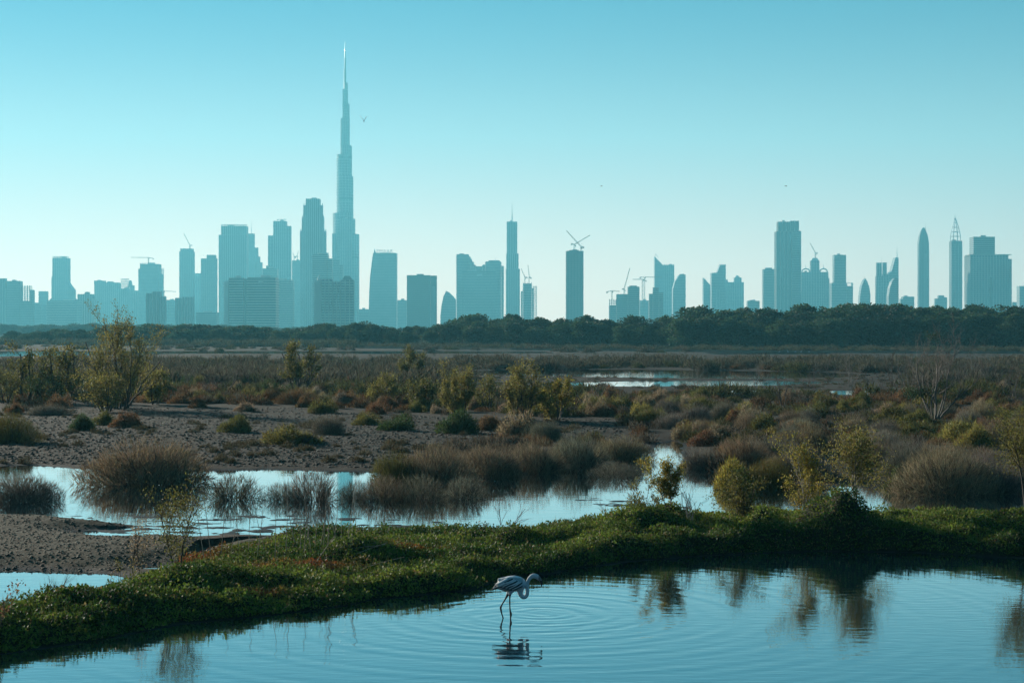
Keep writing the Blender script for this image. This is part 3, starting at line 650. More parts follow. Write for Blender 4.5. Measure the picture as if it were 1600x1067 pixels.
# ------------------------------------------------------------------ plant kit
def leaf_mat(name, transl=0.48, rough=0.6, spread=0.6, vcol=False, spec=0.25):
    m, nt, b = new_mat(name)
    if vcol: src = nod(nt, 'ShaderNodeAttribute', attribute_name='Col').outputs['Color']
    else: src = nod(nt, 'ShaderNodeObjectInfo').outputs['Color']
    isl = nod(nt, 'ShaderNodeNewGeometry').outputs['Random Per Island']
    mr = nod(nt, 'ShaderNodeMapRange'); mr.inputs[3].default_value = 1 - spread; mr.inputs[4].default_value = 1 + spread; nt.links.new(isl, mr.inputs[0])
    hs = nod(nt, 'ShaderNodeHueSaturation'); nt.links.new(src, hs.inputs['Color']); nt.links.new(mr.outputs[0], hs.inputs['Value'])
    hm = nod(nt, 'ShaderNodeMapRange'); hm.inputs[3].default_value = .475; hm.inputs[4].default_value = .525
    w = nod(nt, 'ShaderNodeTexWhiteNoise', noise_dimensions='1D'); nt.links.new(isl, w.inputs['W']); nt.links.new(w.outputs[0], hm.inputs[0]); nt.links.new(hm.outputs[0], hs.inputs['Hue'])
    nt.links.new(hs.outputs[0], b.inputs['Base Color']); b.inputs['Roughness'].default_value = rough; b.inputs['Specular IOR Level'].default_value = spec
    tr = nod(nt, 'ShaderNodeBsdfTranslucent'); nt.links.new(hs.outputs[0], tr.inputs['Color'])
    mx = nod(nt, 'ShaderNodeMixShader'); mx.inputs[0].default_value = transl
    nt.links.new(b.outputs[0], mx.inputs[1]); nt.links.new(tr.outputs[0], mx.inputs[2]); nt.links.new(mx.outputs[0], nt.nodes['Material Output'].inputs['Surface'])
    return m
M['leaf'] = leaf_mat('plant_leaf'); M['twig'] = leaf_mat('plant_twig', .30, .8, .65, False, .1); M['cover'] = leaf_mat('bank_leaf', .38, .6, .5, True, .15)
def bark_mat(name, ca, cb):
    m, nt, b = new_mat(name); P = nod(nt, 'ShaderNodeTexCoord').outputs['Object']
    nt.links.new(mixc(nt, ramp(nt, noise(nt, 9, 5, P), .3, .7), ca, cb), b.inputs['Base Color']); b.inputs['Roughness'].default_value = .85
    return m
M['bark'] = bark_mat('dark_bark', (.045, .036, .028), (.09, .072, .055)); M['pale_bark'] = bark_mat('pale_bark', (.20, .18, .15), (.34, .31, .26)); M['grey_bark'] = bark_mat('grey_bark', (.085, .075, .065), (.17, .15, .13)); M['dry'] = bark_mat('dry_stalk', (.22, .17, .12), (.36, .29, .21))

def unit(v): return v / (np.linalg.norm(v, axis=-1, keepdims=True) + 1e-9)
class Plant:
    """collects leaves, blades and branches; leaves become the crown, branches the trunk"""
    def __init__(s, seed):
        s.r = np.random.RandomState(seed); s.py = random.Random(seed)
        s.lv = []; s.lt = []; s.lq = []; s.nl = 0; s.bv = []; s.bq = []; s.nb = 0; s.tips = []
    def leaves(s, P, D, L, W):
        n = len(P); D = unit(D); S = unit(np.cross(D, s.r.randn(n, 3))); L = np.broadcast_to(np.asarray(L, float).reshape(-1, 1), (n, 1)); W = np.broadcast_to(np.asarray(W, float).reshape(-1, 1), (n, 1))
        mid = P + D * L * .5
        V = np.stack([P, mid + S * W * .5, P + D * L, mid - S * W * .5], 1).reshape(-1, 3)
        s.lv.append(V); s.lq.append(np.arange(n * 4).reshape(n, 4) + s.nl); s.nl += n * 4
    def blades(s, P, D, L, W):
        n = len(P); D = unit(D); S = unit(np.cross(D, s.r.randn(n, 3))); L = np.broadcast_to(np.asarray(L, float).reshape(-1, 1), (n, 1)); W = np.broadcast_to(np.asarray(W, float).reshape(-1, 1), (n, 1))
        V = np.stack([P - S * W * .5, P + S * W * .5, P + D * L], 1).reshape(-1, 3)
        s.lv.append(V); s.lt.append(np.arange(n * 3).reshape(n, 3) + s.nl); s.nl += n * 3
    def tube(s, pts, rad, k=4):
        n = len(pts); b = s.nb; prev = None
        for i in range(n):
            d = (pts[min(i + 1, n - 1)] - pts[max(i - 1, 0)]).normalized()
            u = d.cross(Vector((.31, .95, .1))).normalized(); v = d.cross(u)
            for j in range(k):
                a = 2 * math.pi * j / k; s.bv.append(pts[i] + (u * math.cos(a) + v * math.sin(a)) * rad[i])
        for i in range(n - 1):
            for j in range(k): s.bq.append((b + i * k + j, b + i * k + (j + 1) % k, b + (i + 1) * k + (j + 1) % k, b + (i + 1) * k + j))
        s.nb += n * k
    def grow(s, p, d, L, r, lev, levels, kids=(3, 4, 4), ang=.7, ratio=.62, trop=.12, wob=.18, k=5, seg=5, t0=.35):
        g = s.py; pts = [p.copy()]; rad = [r]; d = d.normalized(); end = .5 if lev < levels else .25
        for i in range(seg):
            d = (d + Vector((g.gauss(0, wob), g.gauss(0, wob), g.gauss(0, wob) + trop))).normalized()
            pts.append(pts[-1] + d * (L / seg)); rad.append(r * lerp(1, end, (i + 1) / seg))
        s.tube(pts, rad, k if lev == 0 else (4 if lev < 2 else 3))
        if lev >= levels - 1: s.tips.append((pts, lev))
        if lev < levels:
            for c in range(kids[min(lev, len(kids) - 1)]):
                t = g.uniform(t0, 1); f = t * seg; i = min(int(f), seg - 1); q = pts[i].lerp(pts[i + 1], f - i); bd = (pts[i + 1] - pts[i]).normalized()
                ax = bd.cross(Vector((g.gauss(0, 1), g.gauss(0, 1), g.gauss(0, 1)))).normalized(); a = ang * g.uniform(.6, 1.25)
                cd = bd * math.cos(a) + ax * math.sin(a)
                s.grow(q, cd, L * ratio * g.uniform(.7, 1.15), r * lerp(1, end, t) * .6, lev + 1, levels, kids, ang, ratio, trop, wob, k, seg, .2)
    def leaf_tips(s, n, L, W, off, blade=False, up=.3, zmin=0.0, droop=0.0):
        if not s.tips: return
        P = []; D = []
        idx = s.r.randint(0, len(s.tips), n)
        for i in idx:
            pts, lev = s.tips[i]; f = s.r.rand() ** .7 * (len(pts) - 1); a = min(int(f), len(pts) - 2)
            q = pts[a].lerp(pts[a + 1], f - a); d = pts[a + 1] - pts[a]; d.normalize(); P.append(q); D.append(d)
        P = np.array(P); D = np.array(D); P = P + s.r.randn(n, 3) * off; k = P[:, 2] > zmin; P = P[k]; D = D[k]; m = len(P)
        D = D * .6 + s.r.randn(m, 3) * .6 + np.array([0, 0, up - droop])
        (s.blades if blade else s.leaves)(P, D, L * s.r.uniform(.6, 1.3, m), W * s.r.uniform(.7, 1.2, m))
    def crown_mesh(s, name, mat):
        f = []
        if s.lq: f.append(np.concatenate(s.lq))
        if s.lt: f.append(np.concatenate(s.lt))
        return np_mesh(name, np.concatenate(s.lv), f, mat)
    def wood_mesh(s, name, mat): return np_mesh(name, np.array([tuple(v) for v in s.bv]), np.array(s.bq), mat, True)

def dome_points(r, n, lobes=7, rmin=.35, zpow=1.0):
    """points in an uneven dome of radius 1 and height 1, and their outward directions"""
    d = r.randn(n, 3); d[:, 2] = np.abs(d[:, 2]) * .9; d = unit(d)
    C = unit(np.abs(r.randn(lobes, 3)) * np.array([1, 1, .8])); C[:, :2] *= np.sign(r.randn(lobes, 2)); amp = r.uniform(-.45, .30, lobes)
    k = 1 + (np.exp(-((d[:, None, :] - C[None]) ** 2).sum(2) / .25) * amp[None]).sum(1)
    rad = (rmin + (1 - rmin) * r.rand(n) ** .6) * k * .93
    return d * rad[:, None], d
def twig_bush(seed, n=6000):
    """a dome of fine upright twigs"""
    p = Plant(seed); P, d = dome_points(p.r, n, 9, .3)
    D = d * .55 + np.array([0, 0, .75]) + p.r.randn(n, 3) * .32
    p.blades(P - D * .09, D, .20 * p.r.uniform(.5, 1.35, n), .012)
    m = n // 3; P, d = dome_points(p.r, m, 9, .75); p.blades(P, d * .8 + np.array([0, 0, .5]) + p.r.randn(m, 3) * .4, .16 * p.r.uniform(.5, 1.4, m), .006)
    for i in range(46):
        a = p.py.uniform(0, 6.28); e = p.py.uniform(.15, 1.25); dv = Vector((math.cos(a) * math.cos(e), math.sin(a) * math.cos(e), math.sin(e)))
        p.grow(Vector((math.cos(a) * .12, math.sin(a) * .12, -.05)), dv, p.py.uniform(.6, .9), .010, 0, 1, (3,), .5, .5, .05, .12, 3, 3)
    return p.crown_mesh('twigs', M['twig']), p.wood_mesh('stems', M['bark'])
def salt_bush(seed, n=3600, leaf=.10):
    """a low dense cushion of small leaves in several lobes"""
    p = Plant(seed); k = p.r.randint(5, 9)
    for i in range(k):
        a = p.r.uniform(0, 6.28); rr = p.r.uniform(0, .75); c = np.array([math.cos(a) * rr, math.sin(a) * rr, 0]); s = p.r.uniform(.25, .58); hgt = p.r.uniform(.38, 1.0) * (1 - .3 * rr)
        P, d = dome_points(p.r, n // k, 6, .45); P = P * np.array([s, s, hgt]) + c
        D = d * .7 + np.array([0, 0, .7]) + p.r.randn(len(P), 3) * .45
        p.leaves(P, D, leaf * p.r.uniform(.6, 1.3, len(P)), leaf * .32)
        m = n // k // 3; P, d = dome_points(p.r, m, 6, .8); P = P * np.array([s, s, hgt]) + c; p.blades(P, d * .5 + np.array([0, 0, .9]) + p.r.randn(m, 3) * .3, .24 * p.r.uniform(.4, 1.4, m), .011)
    for i in range(14):
        a = p.py.uniform(0, 6.28); e = p.py.uniform(.3, 1.2); p.grow(Vector((0, 0, -.05)), Vector((math.cos(a) * math.cos(e), math.sin(a) * math.cos(e), math.sin(e))), .6, .012, 0, 1, (2,), .5, .5, .05, .12, 3, 3)
    return p.crown_mesh('foliage', M['leaf']), p.wood_mesh('stems', M['bark'])
def wood_tree(seed, n=5200, leaf=.055):
    """a broad mangrove crown, height 1, made of many clumps"""
    p = Plant(seed); p.grow(Vector((0, 0, -.02)), Vector((p.py.gauss(0, .1), p.py.gauss(0, .1), 1)), .5, .035, 0, 1, (6,), .75, .75, .1, .1, 5, 4)
    k = 20
    for i in range(k):
        t = p.r.rand(); z = lerp(.18, .88, t ** .8); R0 = .40 * math.sin(math.pi * min(1, (z + .12) / 1.12) ** .9) + .06; a = p.r.uniform(0, 6.28); rr = R0 * p.r.uniform(.4, 1.0)
        c = np.array([math.cos(a) * rr, math.sin(a) * rr, z]); s = p.r.uniform(.11, .20); m = n // k
        d = unit(p.r.randn(m, 3) * np.array([1, 1, .9]) + np.array([0, 0, .25])); P = c + d * s * (p.r.rand(m, 1) ** .4) * np.array([1.15, 1.15, .85])
        p.leaves(P, d + p.r.randn(m, 3) * .6, leaf * p.r.uniform(.6, 1.3, m), leaf * .6)
    m = n // 5; a = p.r.uniform(0, 6.28, m); rr = .4 * p.r.rand(m) ** .5; P = np.stack([np.cos(a) * rr, np.sin(a) * rr, p.r.uniform(.0, .8, m)], 1); p.leaves(P, p.r.randn(m, 3), leaf, leaf * .6)
    return p.crown_mesh('crown', M['leaf']), p.wood_mesh('trunk', M['bark'])

TWIG = [twig_bush(s) for s in (11, 12, 13, 14)]; THIN = [twig_bush(s, 2300) for s in (15, 16)]
SALT = [salt_bush(s) for s in (21, 22, 23, 24, 25, 26)]
WOOD = [wood_tree(s) for s in (31, 32, 33, 34, 35, 36)]
RUST = (.150, .086, .042); BROWN = (.235, .182, .112); GREYB = (.18, .163, .124); OLIVE = (.135, .125, .034); GREEN = (.055, .082, .028); YELLOW = (.26, .212, .042); DKGREEN = (.026, .05, .020); GOLD = (.205, .178, .048); WOODC = (.034, .056, .022)
def place(name, meshes, part, loc, scale, rz, color, label, cat, group):
    o = link(name, meshes[0], None, loc); o.scale = scale; o.rotation_euler = (0, 0, rz); o.color = (*color, 1); tag(o, label, cat, group)
    c = link(part, meshes[1], o); c.color = (*color, 1)
    return o
prng = random.Random(5)
def vary(c, k=.15): 
    f = 1 + prng.uniform(-k, k); return tuple(v * f * (1 + prng.uniform(-.06, .06)) for v in c)
def bush(kind, px, yb, yt, wpx, color, label, group=None, name=None, rz=None, dep=.8, cat='bush'):
    X, Y = gnd(px, yb, .08); z = float(ground_z(X, Y)[0]); z = max(z, -.04) - .04; w = wpx * Y / F / 2 * 1.12; h = (yb - yt) * Y / F
    me = prng.choice({'t': TWIG, 'h': THIN, 's': SALT}[kind])
    return place(name or ('twig_bush' if kind in 'th' else 'saltbush'), me, 'stems', (X, Y, z), (w, w * dep, h * 1.06), prng.uniform(-.5, .5) + prng.choice([0, math.pi]) if rz is None else rz, vary(color, .08), label, cat, group)
# ------------------------------------------------------------------ bushes one can pick out
B = bush
B('t', 232, 752, 672, 208, BROWN, 'biggest rounded brown twig bush, standing at the left end of the bright pond')
B('t', 36, 778, 730, 130, GREYB, 'dark twig bush in the pond, cut by the left edge of the picture')
B('t', 14, 696, 648, 92, OLIVE, 'dark green-topped bush on the mud, cut by the left edge of the picture')
B('h', 362, 775, 728, 120, GREYB, 'grey twig bush standing in the pond just right of the biggest brown bush')
B('h', 442, 777, 742, 74, GREYB, 'small low grey twig bush in the pond between two larger grey ones')
B('h', 490, 778, 720, 112, GREYB, 'grey twig bush standing in the middle of the left half of the pond')
B('h', 552, 776, 738, 70, GREYB, 'small grey twig bush in the pond just before the long brown thicket')
B('t', 618, 752, 694, 90, OLIVE, 'olive twig bush at the left end of the long brown thicket behind the pond')
B('t', 680, 752, 686, 130, BROWN, 'wide brown twig bush, second of the long thicket behind the pond')
B('t', 765, 740, 682, 120, BROWN, 'brown twig bush in the middle of the long thicket behind the pond')
B('t', 838, 734, 680, 110, BROWN, 'brown-grey twig bush right of the middle of the long thicket')
B('t', 905, 730, 672, 110, GREYB, 'tall grey twig bush near the right end of the long thicket')
B('t', 970, 716, 674, 100, BROWN, 'brown twig bush at the right end of the long thicket behind the pond')
B('h', 598, 778, 730, 90, BROWN, 'low brown twig bush in the water, left of three before the long thicket')
B('h', 655, 778, 730, 100, GREYB, 'low grey twig bush in the water, middle of three before the long thicket')
B('h', 724, 775, 732, 84, GREYB, 'low grey twig bush in the water, right of three before the long thicket')
B('h', 962, 742, 712, 104, GREYB, 'low half-flooded grey twig bush at the narrow neck of the pond')
B('s', 374, 677, 648, 76, OLIVE, 'olive saltbush with rusty edge alone on the mud')
B('s', 470, 699, 662, 124, OLIVE, 'wide flat olive bush nearest the water on the dark mud')
B('t', 512, 682, 648, 66, GREYB, 'grey bush behind the wide flat olive one on the mud')
B('s', 130, 675, 646, 58, GREEN, 'green saltbush at the left of a row of three on the mud')
B('s', 165, 666, 638, 54, OLIVE, 'olive saltbush in the middle of a row of three on the mud')
B('s', 200, 670, 641, 70, RUST, 'rusty saltbush at the right of a row of three on the mud')
B('s', 25, 648, 628, 36, RUST, 'small rusty saltbush at the far left on the mud')
B('t', 75, 650, 630, 70, GREYB, 'low grey bush beside the small rusty one at the far left')
B('s', 78, 646, 628, 26, RUST, 'tiny rusty saltbush among grey twigs at the far left')
B('s', 618, 676, 646, 84, GREEN, 'bright green cushion bush on the edge of the dark mud')
B('s', 572, 664, 640, 62, OLIVE, 'olive cushion bush left of the bright green one')
B('s', 720, 680, 640, 96, GREEN, 'green bush at the foot of the pale bushy tree')
B('s', 765, 676, 648, 58, RUST, 'rust-red saltbush between a green and a brown bush')
B('s', 812, 686, 640, 92, BROWN, 'brown bush right of the rust-red saltbush')
B('t', 852, 690, 656, 64, GREYB, 'grey twig bush in front of the brown bush on the mud')
B('t', 1100, 728, 690, 96, GREYB, 'grey twig thicket at the right side of the pond neck')
B('t', 1205, 716, 680, 110, GREYB, 'grey twig thicket behind the yellow-green dome bush')
B('s', 1142, 758, 706, 104, YELLOW, 'yellow-green dome bush overhanging the right of the pond')
B('t', 1198, 757, 708, 90, OLIVE, 'dark olive bush joined to the yellow-green dome bush')
B('s', 1392, 762, 716, 64, GREEN, 'dark green bush behind the main sapling on the bank')
B('t', 1478, 767, 690, 170, BROWN, 'large brown twig bush across the water at the right')
B('t', 1562, 766, 708, 110, GREYB, 'grey-brown twig bush beside the large brown one at the right edge')
B('s', 1440, 668, 640, 80, OLIVE, 'olive bush at the foot of the big bare tree')
B('s', 1480, 690, 662, 60, OLIVE, 'round olive bush right of the big bare tree')
B('s', 1530, 705, 664, 90, GOLD, 'yellowish bush below the right edge tree')
# the scrub behind: many alike bushes, grouped by the stretch they grow on
LM = [(0, 'the left edge'), (42, 'the sparse left tree'), (100, 'the second left tree'), (188, 'the tallest open tree'), (243, 'the bushy olive tree'), (300, 'the grey thicket tree'), (352, 'the wide leafless tree'), (428, 'the small green tree'), (468, 'the round-headed tree'), (548, 'the loose bare tree'), (594, 'the loose olive tree'), (664, 'the small olive tree'), (714, 'the left olive twin'), (818, 'the right olive twin'), (868, 'the short yellow-green tree'), (925, 'the dark bare branches'), (1044, 'the yellow plume sapling'), (1142, 'the yellow-green dome bush'), (1222, 'the small dark bare tree'), (1256, 'the narrow sapling'), (1343, 'the main sapling'), (1462, 'the big pale bare tree'), (1600, 'the right edge')]
CN = {RUST: 'rusty', OLIVE: 'olive', BROWN: 'straw-brown', GREYB: 'grey', GREEN: 'green', YELLOW: 'yellowish', DKGREEN: 'dark green', GOLD: 'golden'}
def describe(px, py, h, w, col, kind):
    lx, ln = min(LM, key=lambda q: abs(q[0] - px)); size = 'tall ' if h > 1.15 else ('low ' if h < .75 else ('wide ' if w / h > 1.25 else ''))
    side = 'left of ' if px < lx - 4 else ('right of ' if px > lx + 4 else 'in line with ')
    row = 'far ' if py < 622 else ('' if py < 650 else 'near ')
    return '%s%s%s %s in scrub %s%s' % (row, size, CN[col], 'twig bush' if kind == 't' else 'saltbush', side, ln)
def fill(n, x0, x1, y0, y1, hmin, hmax, wk, cols, kinds, label, group, seed, tiny=False):
    r = random.Random(seed); got = 0; cand = []
    for i in range(n * 6): cand.append((r.uniform(x0, x1), y0 + (y1 - y0) * r.random()))
    P = np.array([gnd(a, b_, .1) for a, b_ in cand]); h, s, mw, sd, bk = height(P[:, 0], P[:, 1])
    for (px, py), (X, Y), z, ss, m_ in zip(cand, P, h, s, mw):
        if ss < .6 or (m_ > .25 and r.random() < .93): continue
        hh_ = r.uniform(hmin, hmax) * (.38 if (760 < px < 1450 and py < 628) else 1); w = hh_ * r.uniform(*wk) / 2; k = r.choice(kinds); c = r.choice(cols)
        nm = 'saltbush' if k == 's' else 'twig_bush'
        place(nm, r.choice(TWIG if k == 't' else SALT), 'stems', (X, Y, z - .05), (w, w * r.uniform(.7, 1), hh_), r.uniform(0, 6.28), vary(c, .25), describe(px, py, hh_, w, c, k), 'bush', group)
        got += 1
        if got >= n: break
fill(48, -60, 610, 604, 641, .7, 1.25, (1.6, 3.0), (RUST, OLIVE, RUST, BROWN, GREYB), 'sst', 'low rusty or olive bush in the scrub at the left, behind the dark mud', 'scrub bushes behind the mud at the left', 1)
fill(46, 300, 700, 612, 650, .7, 1.2, (1.6, 2.8), (RUST, RUST, BROWN, OLIVE), 'ss', 'rust-brown bush in the scrub left of the pale bushy trees', 'rusty scrub bushes in the middle', 2)
fill(52, 640, 1080, 608, 668, .8, 1.3, (1.5, 2.6), (OLIVE, RUST, BROWN, OLIVE, GREEN), 'sst', 'low bush in the scrub among and right of the pale bushy trees', 'scrub bushes among the pale trees', 3)
fill(104, 900, 1720, 612, 695, .8, 1.35, (1.5, 2.8), (OLIVE, GOLD, OLIVE, RUST, BROWN), 'ss', 'olive or rusty bush in the wide scrub behind the right of the pond', 'scrub bushes at the right', 4)
fill(40, 1040, 1660, 650, 752, .9, 1.4, (1.4, 2.4), (GREYB, BROWN, GREYB), 't', 'grey twig bush in the thicket along the right of the pond', 'twig thicket along the right shore', 5)
fill(24, -60, 330, 596, 624, 1.0, 1.8, (1.2, 2.0), (GREEN, OLIVE, DKGREEN), 's', 'dark green bush at the foot of the trees at the left', 'dark green bushes under the left trees', 6)
# far thicket that reads as one grey-brown mass
def merge(meshes, T_, name, mat, color=None):
    VV = []; FF = {3: [], 4: []}; n = 0
    cache = {}
    for me, (X, Y, z, sx, sy, sz, a) in zip(meshes, T_):
        if me.name not in cache:
            v = np.empty(len(me.vertices) * 3, np.float32); me.vertices.foreach_get('co', v); v = v.reshape(-1, 3)
            tot = np.empty(len(me.polygons), np.int32); me.polygons.foreach_get('loop_total', tot); li = np.empty(len(me.loops), np.int32); me.loops.foreach_get('vertex_index', li)
            st = np.concatenate([[0], np.cumsum(tot)[:-1]])
            cache[me.name] = (v, {k: li[(st[tot == k][:, None] + np.arange(k)[None])] for k in (3, 4) if (tot == k).any()})
        v, fs = cache[me.name]; c, s_ = math.cos(a), math.sin(a); q = v * np.array([sx, sy, sz], np.float32)
        VV.append(np.stack([q[:, 0] * c - q[:, 1] * s_ + X, q[:, 0] * s_ + q[:, 1] * c + Y, q[:, 2] + z], 1))
        for k in fs: FF[k].append(fs[k] + n)
        n += len(v)
    return np_mesh(name, np.concatenate(VV), [np.concatenate(FF[k]) for k in FF if FF[k]], mat)
LOW = []
for s_ in (41, 42, 43):
    p = Plant(s_); nn = 420; P_, d_ = dome_points(p.r, nn, 8, .3); p.blades(P_ - np.array([0, 0, .1]), d_ * .5 + np.array([0, 0, .8]) + p.r.randn(nn, 3) * .4, .36 * p.r.uniform(.6, 1.5, nn), .058); LOW.append(p.crown_mesh('low_twigs', M['twig']))
r = random.Random(77)
for nm, lab, cc, cnt, ya, yb_, hs in (('far_scrub', 'grey-brown mass of far scrub below the tree line', (.105, .092, .062), 1700, 537, 606, (.8, 1.7)), ('far_scrub', 'olive patches of far scrub below the tree line', (.085, .086, .032), 700, 540, 625, (.7, 1.3)), ('far_scrub', 'rusty patches of far scrub below the tree line', (.12, .07, .035), 260, 570, 640, (.5, .9))):
    cand = [gnd(r.uniform(-80, 1680), lerp(ya, yb_, r.random() ** .8), .1) for i in range(cnt * 2)]; P = np.array(cand); h, s, mws, *_ = height(P[:, 0], P[:, 1]); Tt = []
    for (X, Y), z, ss, mw_ in zip(P, h, s, mws):
        if ss < Y / 220 or len(Tt) >= cnt or mw_ > .3: continue
        k = r.uniform(*hs); ppx = CX + F * X / Y; ppy = HY + F * H / Y
        if 720 < ppx < 1420 and 584 < ppy < 622: k *= .2
        elif 552 < ppy < 566: k *= .22
        Tt.append((X, Y, z - .08, k * r.uniform(1, 2.2), k * r.uniform(.8, 1.5), k, r.uniform(0, 6.28)))
    o = link(nm, merge([LOW[i % 3] for i in range(len(Tt))], Tt, nm, M['twig'])); o.color = (*cc, 1); tag(o, lab, None, None, 'stuff')

def undergrowth(label, cc, cnt, x0, x1, ya, yb_, hs, seed):
    r = random.Random(seed); cand = [gnd(r.uniform(x0, x1), lerp(ya, yb_, r.random()), .1) for i in range(cnt * 3)]; P = np.array(cand); h, s, mws, *_ = height(P[:, 0], P[:, 1]); Tt = []
    clump = fbm(P[:, 0] * .16 + seed, P[:, 1] * .11, 3)
    for (X, Y), z, ss, mw_, cl in zip(P, h, s, mws, clump):
        if ss < .5 or mw_ > .2 or cl < .42 or len(Tt) >= cnt: continue
        k = r.uniform(*hs); Tt.append((X, Y, z - .06, k * r.uniform(.9, 1.8), k * r.uniform(.8, 1.3), k, r.uniform(0, 6.28)))
    o = link('undergrowth', merge([LOW[i % 3] for i in range(len(Tt))], Tt, 'undergrowth', M['twig'])); o.color = (*cc, 1); tag(o, label, None, None, 'stuff')
undergrowth('olive undergrowth between the bushes of the scrub', (.085, .080, .028), 300, -80, 1680, 612, 700, (.35, .65), 61)
undergrowth('rusty undergrowth between the bushes of the scrub', (.15, .085, .04), 240, -80, 1680, 612, 700, (.35, .6), 62)
undergrowth('grey-brown undergrowth between the bushes of the scrub', (.115, .095, .07), 260, -80, 1680, 606, 755, (.35, .7), 63)

r = random.Random(88); cand = [gnd(r.uniform(-60, 900), lerp(645, 728, r.random()), .1) for i in range(700)]; P = np.array(cand); h, s, mws, *_ = height(P[:, 0], P[:, 1]); Tt = []
for (X, Y), z, ss, mw_ in zip(P, h, s, mws):
    if mw_ > .4 and ss > .5 and fbm(np.array([X * .2]), np.array([Y * .13]), 2)[0] > .45 and len(Tt) < 230: k = r.uniform(.10, .32); Tt.append((X, Y, z - .03, k * r.uniform(.8, 2.0), k * r.uniform(.8, 1.4), k, r.uniform(0, 6.28)))
o = link('mud_tufts', merge([LOW[i % 3] for i in range(len(Tt))], Tt, 'mud_tufts', M['twig'])); o.color = (.10, .082, .045, 1); tag(o, 'small dry tufts dotted over the dark mud', None, None, 'stuff')
# ------------------------------------------------------------------ tree line and the far wood
def skyline_y(px):   # top of the tree line as seen from the lookout
    xs = [-100, 0, 80, 160, 230, 300, 400, 500, 560, 640, 700, 770, 850, 920, 1000, 1060, 1120, 1180, 1230, 1280, 1330, 1400, 1480, 1560, 1700]
    yv = [524, 521, 515, 512, 507, 508, 510, 508, 502, 510, 498, 490, 495, 492, 497, 487, 481, 486, 492, 476, 470, 474, 476, 478, 476]
    return np.interp(px, xs, yv)
def tree_row_y(px): return np.interp(px, [-100, 300, 800, 1200, 1700], [730, 650, 545, 490, 465])
r = random.Random(9); n_t = 0
SK = [(-20, 'the left edge'), (26, 'the scaffold-framed block'), (66, 'the lone narrow block'), (93, 'the ragged-topped tower'), (132, 'the bump-topped block'), (166, 'the broad flat tower'), (200, 'the round-shouldered block'), (236, 'the level-crane tower'), (290, 'the slim crane tower'), (325, 'the two-level tower'), (363, 'the broad crowned tower'), (397, 'the terraced tower'), (437, 'the three-level tower'), (490, 'the crowned ribbed tower'), (537, 'the needle-spired tower'), (598, 'the lettered tower'), (659, 'the dark square block'), (702, 'the sail-shaped block'), (750, 'the stepped balcony block'), (801, 'the slender mast tower'), (826, 'the scaffolded block'), (898, 'the lone crane tower'), (977, 'the crowded building site'), (1038, 'the slanted tower'), (1063, 'the shorter slanted tower'), (1105, 'the knife-edge tower'), (1148, 'the domed tower'), (1201, 'the capped slim tower'), (1232, 'the broad ribbed tower'), (1273, 'the arched-crown tower'), (1314, 'the framed-top tower'), (1351, 'the small sail tower'), (1387, 'the pillar-roofed tower'), (1444, 'the bullet-shaped tower'), (1495, 'the lattice-crowned tower'), (1548, 'the box-crowned block'), (1602, 'the right edge')]
for row, (dyy, hk, stepp) in enumerate(((0, .80, 30), (14, .95, 33), (30, 1.04, 36))):
    px = -40 - row * 9
    while px < 1650:
        Y = tree_row_y(px) + dyy + r.uniform(-4, 6); X = gx(px, Y); top = zz(skyline_y(px), Y) * hk * r.uniform(.80, 1.08)
        if top < 2.5: top = 2.5
        w = top * r.uniform(1.1, 1.6) * (1.35 if px < 500 else 1.0)
        root = empty('mangrove_tree', (X, Y, .1), r.uniform(0, 6.28)); root.scale = (w, w, top)
        side = 'at the left' if px < 560 else ('in the middle' if px < 1150 else 'at the right')
        rowt = ('front', 'middle', 'back')[row]
        lx, ln = min(SK, key=lambda q: abs(q[0] - px)); sd_ = 'just left of below' if px < lx - 6 else ('just right of below' if px > lx + 6 else 'directly below')
        tag(root, '%s-row tree of the dark tree line, %s %s' % (rowt, sd_, ln), 'tree', 'tree line trees, %s row, %s' % (rowt, ('left', 'middle', 'right')[0 if px < 560 else (1 if px < 1150 else 2)]))
        k = r.randrange(6); col = vary(WOODC, .5)
        for nm, me in (('crown', WOOD[k][0]), ('trunk', WOOD[k][1])): c = link(nm, me, root); c.color = (*col, 1)
        n_t += 1; px += stepp * r.uniform(.75, 1.25) * (780 / Y) ** .15
Tt = []
for i in range(520):
    px = r.uniform(-60, 1660); Y = tree_row_y(px) - r.uniform(4, 75); k = r.uniform(1.2, 2.8) * (.6 if px > 560 else 1); Tt.append((gx(px, Y), Y, 0, k * r.uniform(1, 2.2), k * r.uniform(1, 1.6), k, r.uniform(0, 6.28)))
o = link('far_scrub', merge([LOW[i % 3] for i in range(len(Tt))], Tt, 'far_scrub', M['twig'])); o.color = (.085, .082, .045, 1); tag(o, 'tangle of scrub at the foot of the tree line', None, None, 'stuff')
Tt = []; ms = []
for i in range(90):
    px = r.uniform(-160, 560); Y = r.uniform(1500, 1750); hgt = zz(np.interp(px, [-160, 0, 60, 150, 230, 400, 560], [504, 505, 506, 504.5, 505, 508, 511]), Y) * r.uniform(.8, 1.0); w = hgt * r.uniform(1.6, 2.6); Tt.append((gx(px, Y), Y, 0, w, w, hgt, r.uniform(0, 6.28))); ms.append(WOOD[i % 6][0])
o = link('far_wood', merge(ms, Tt, 'far_wood', M['leaf'])); o.color = (*WOODC, 1); tag(o, 'hazy blue line of far woodland behind the left trees', None, None, 'stuff')
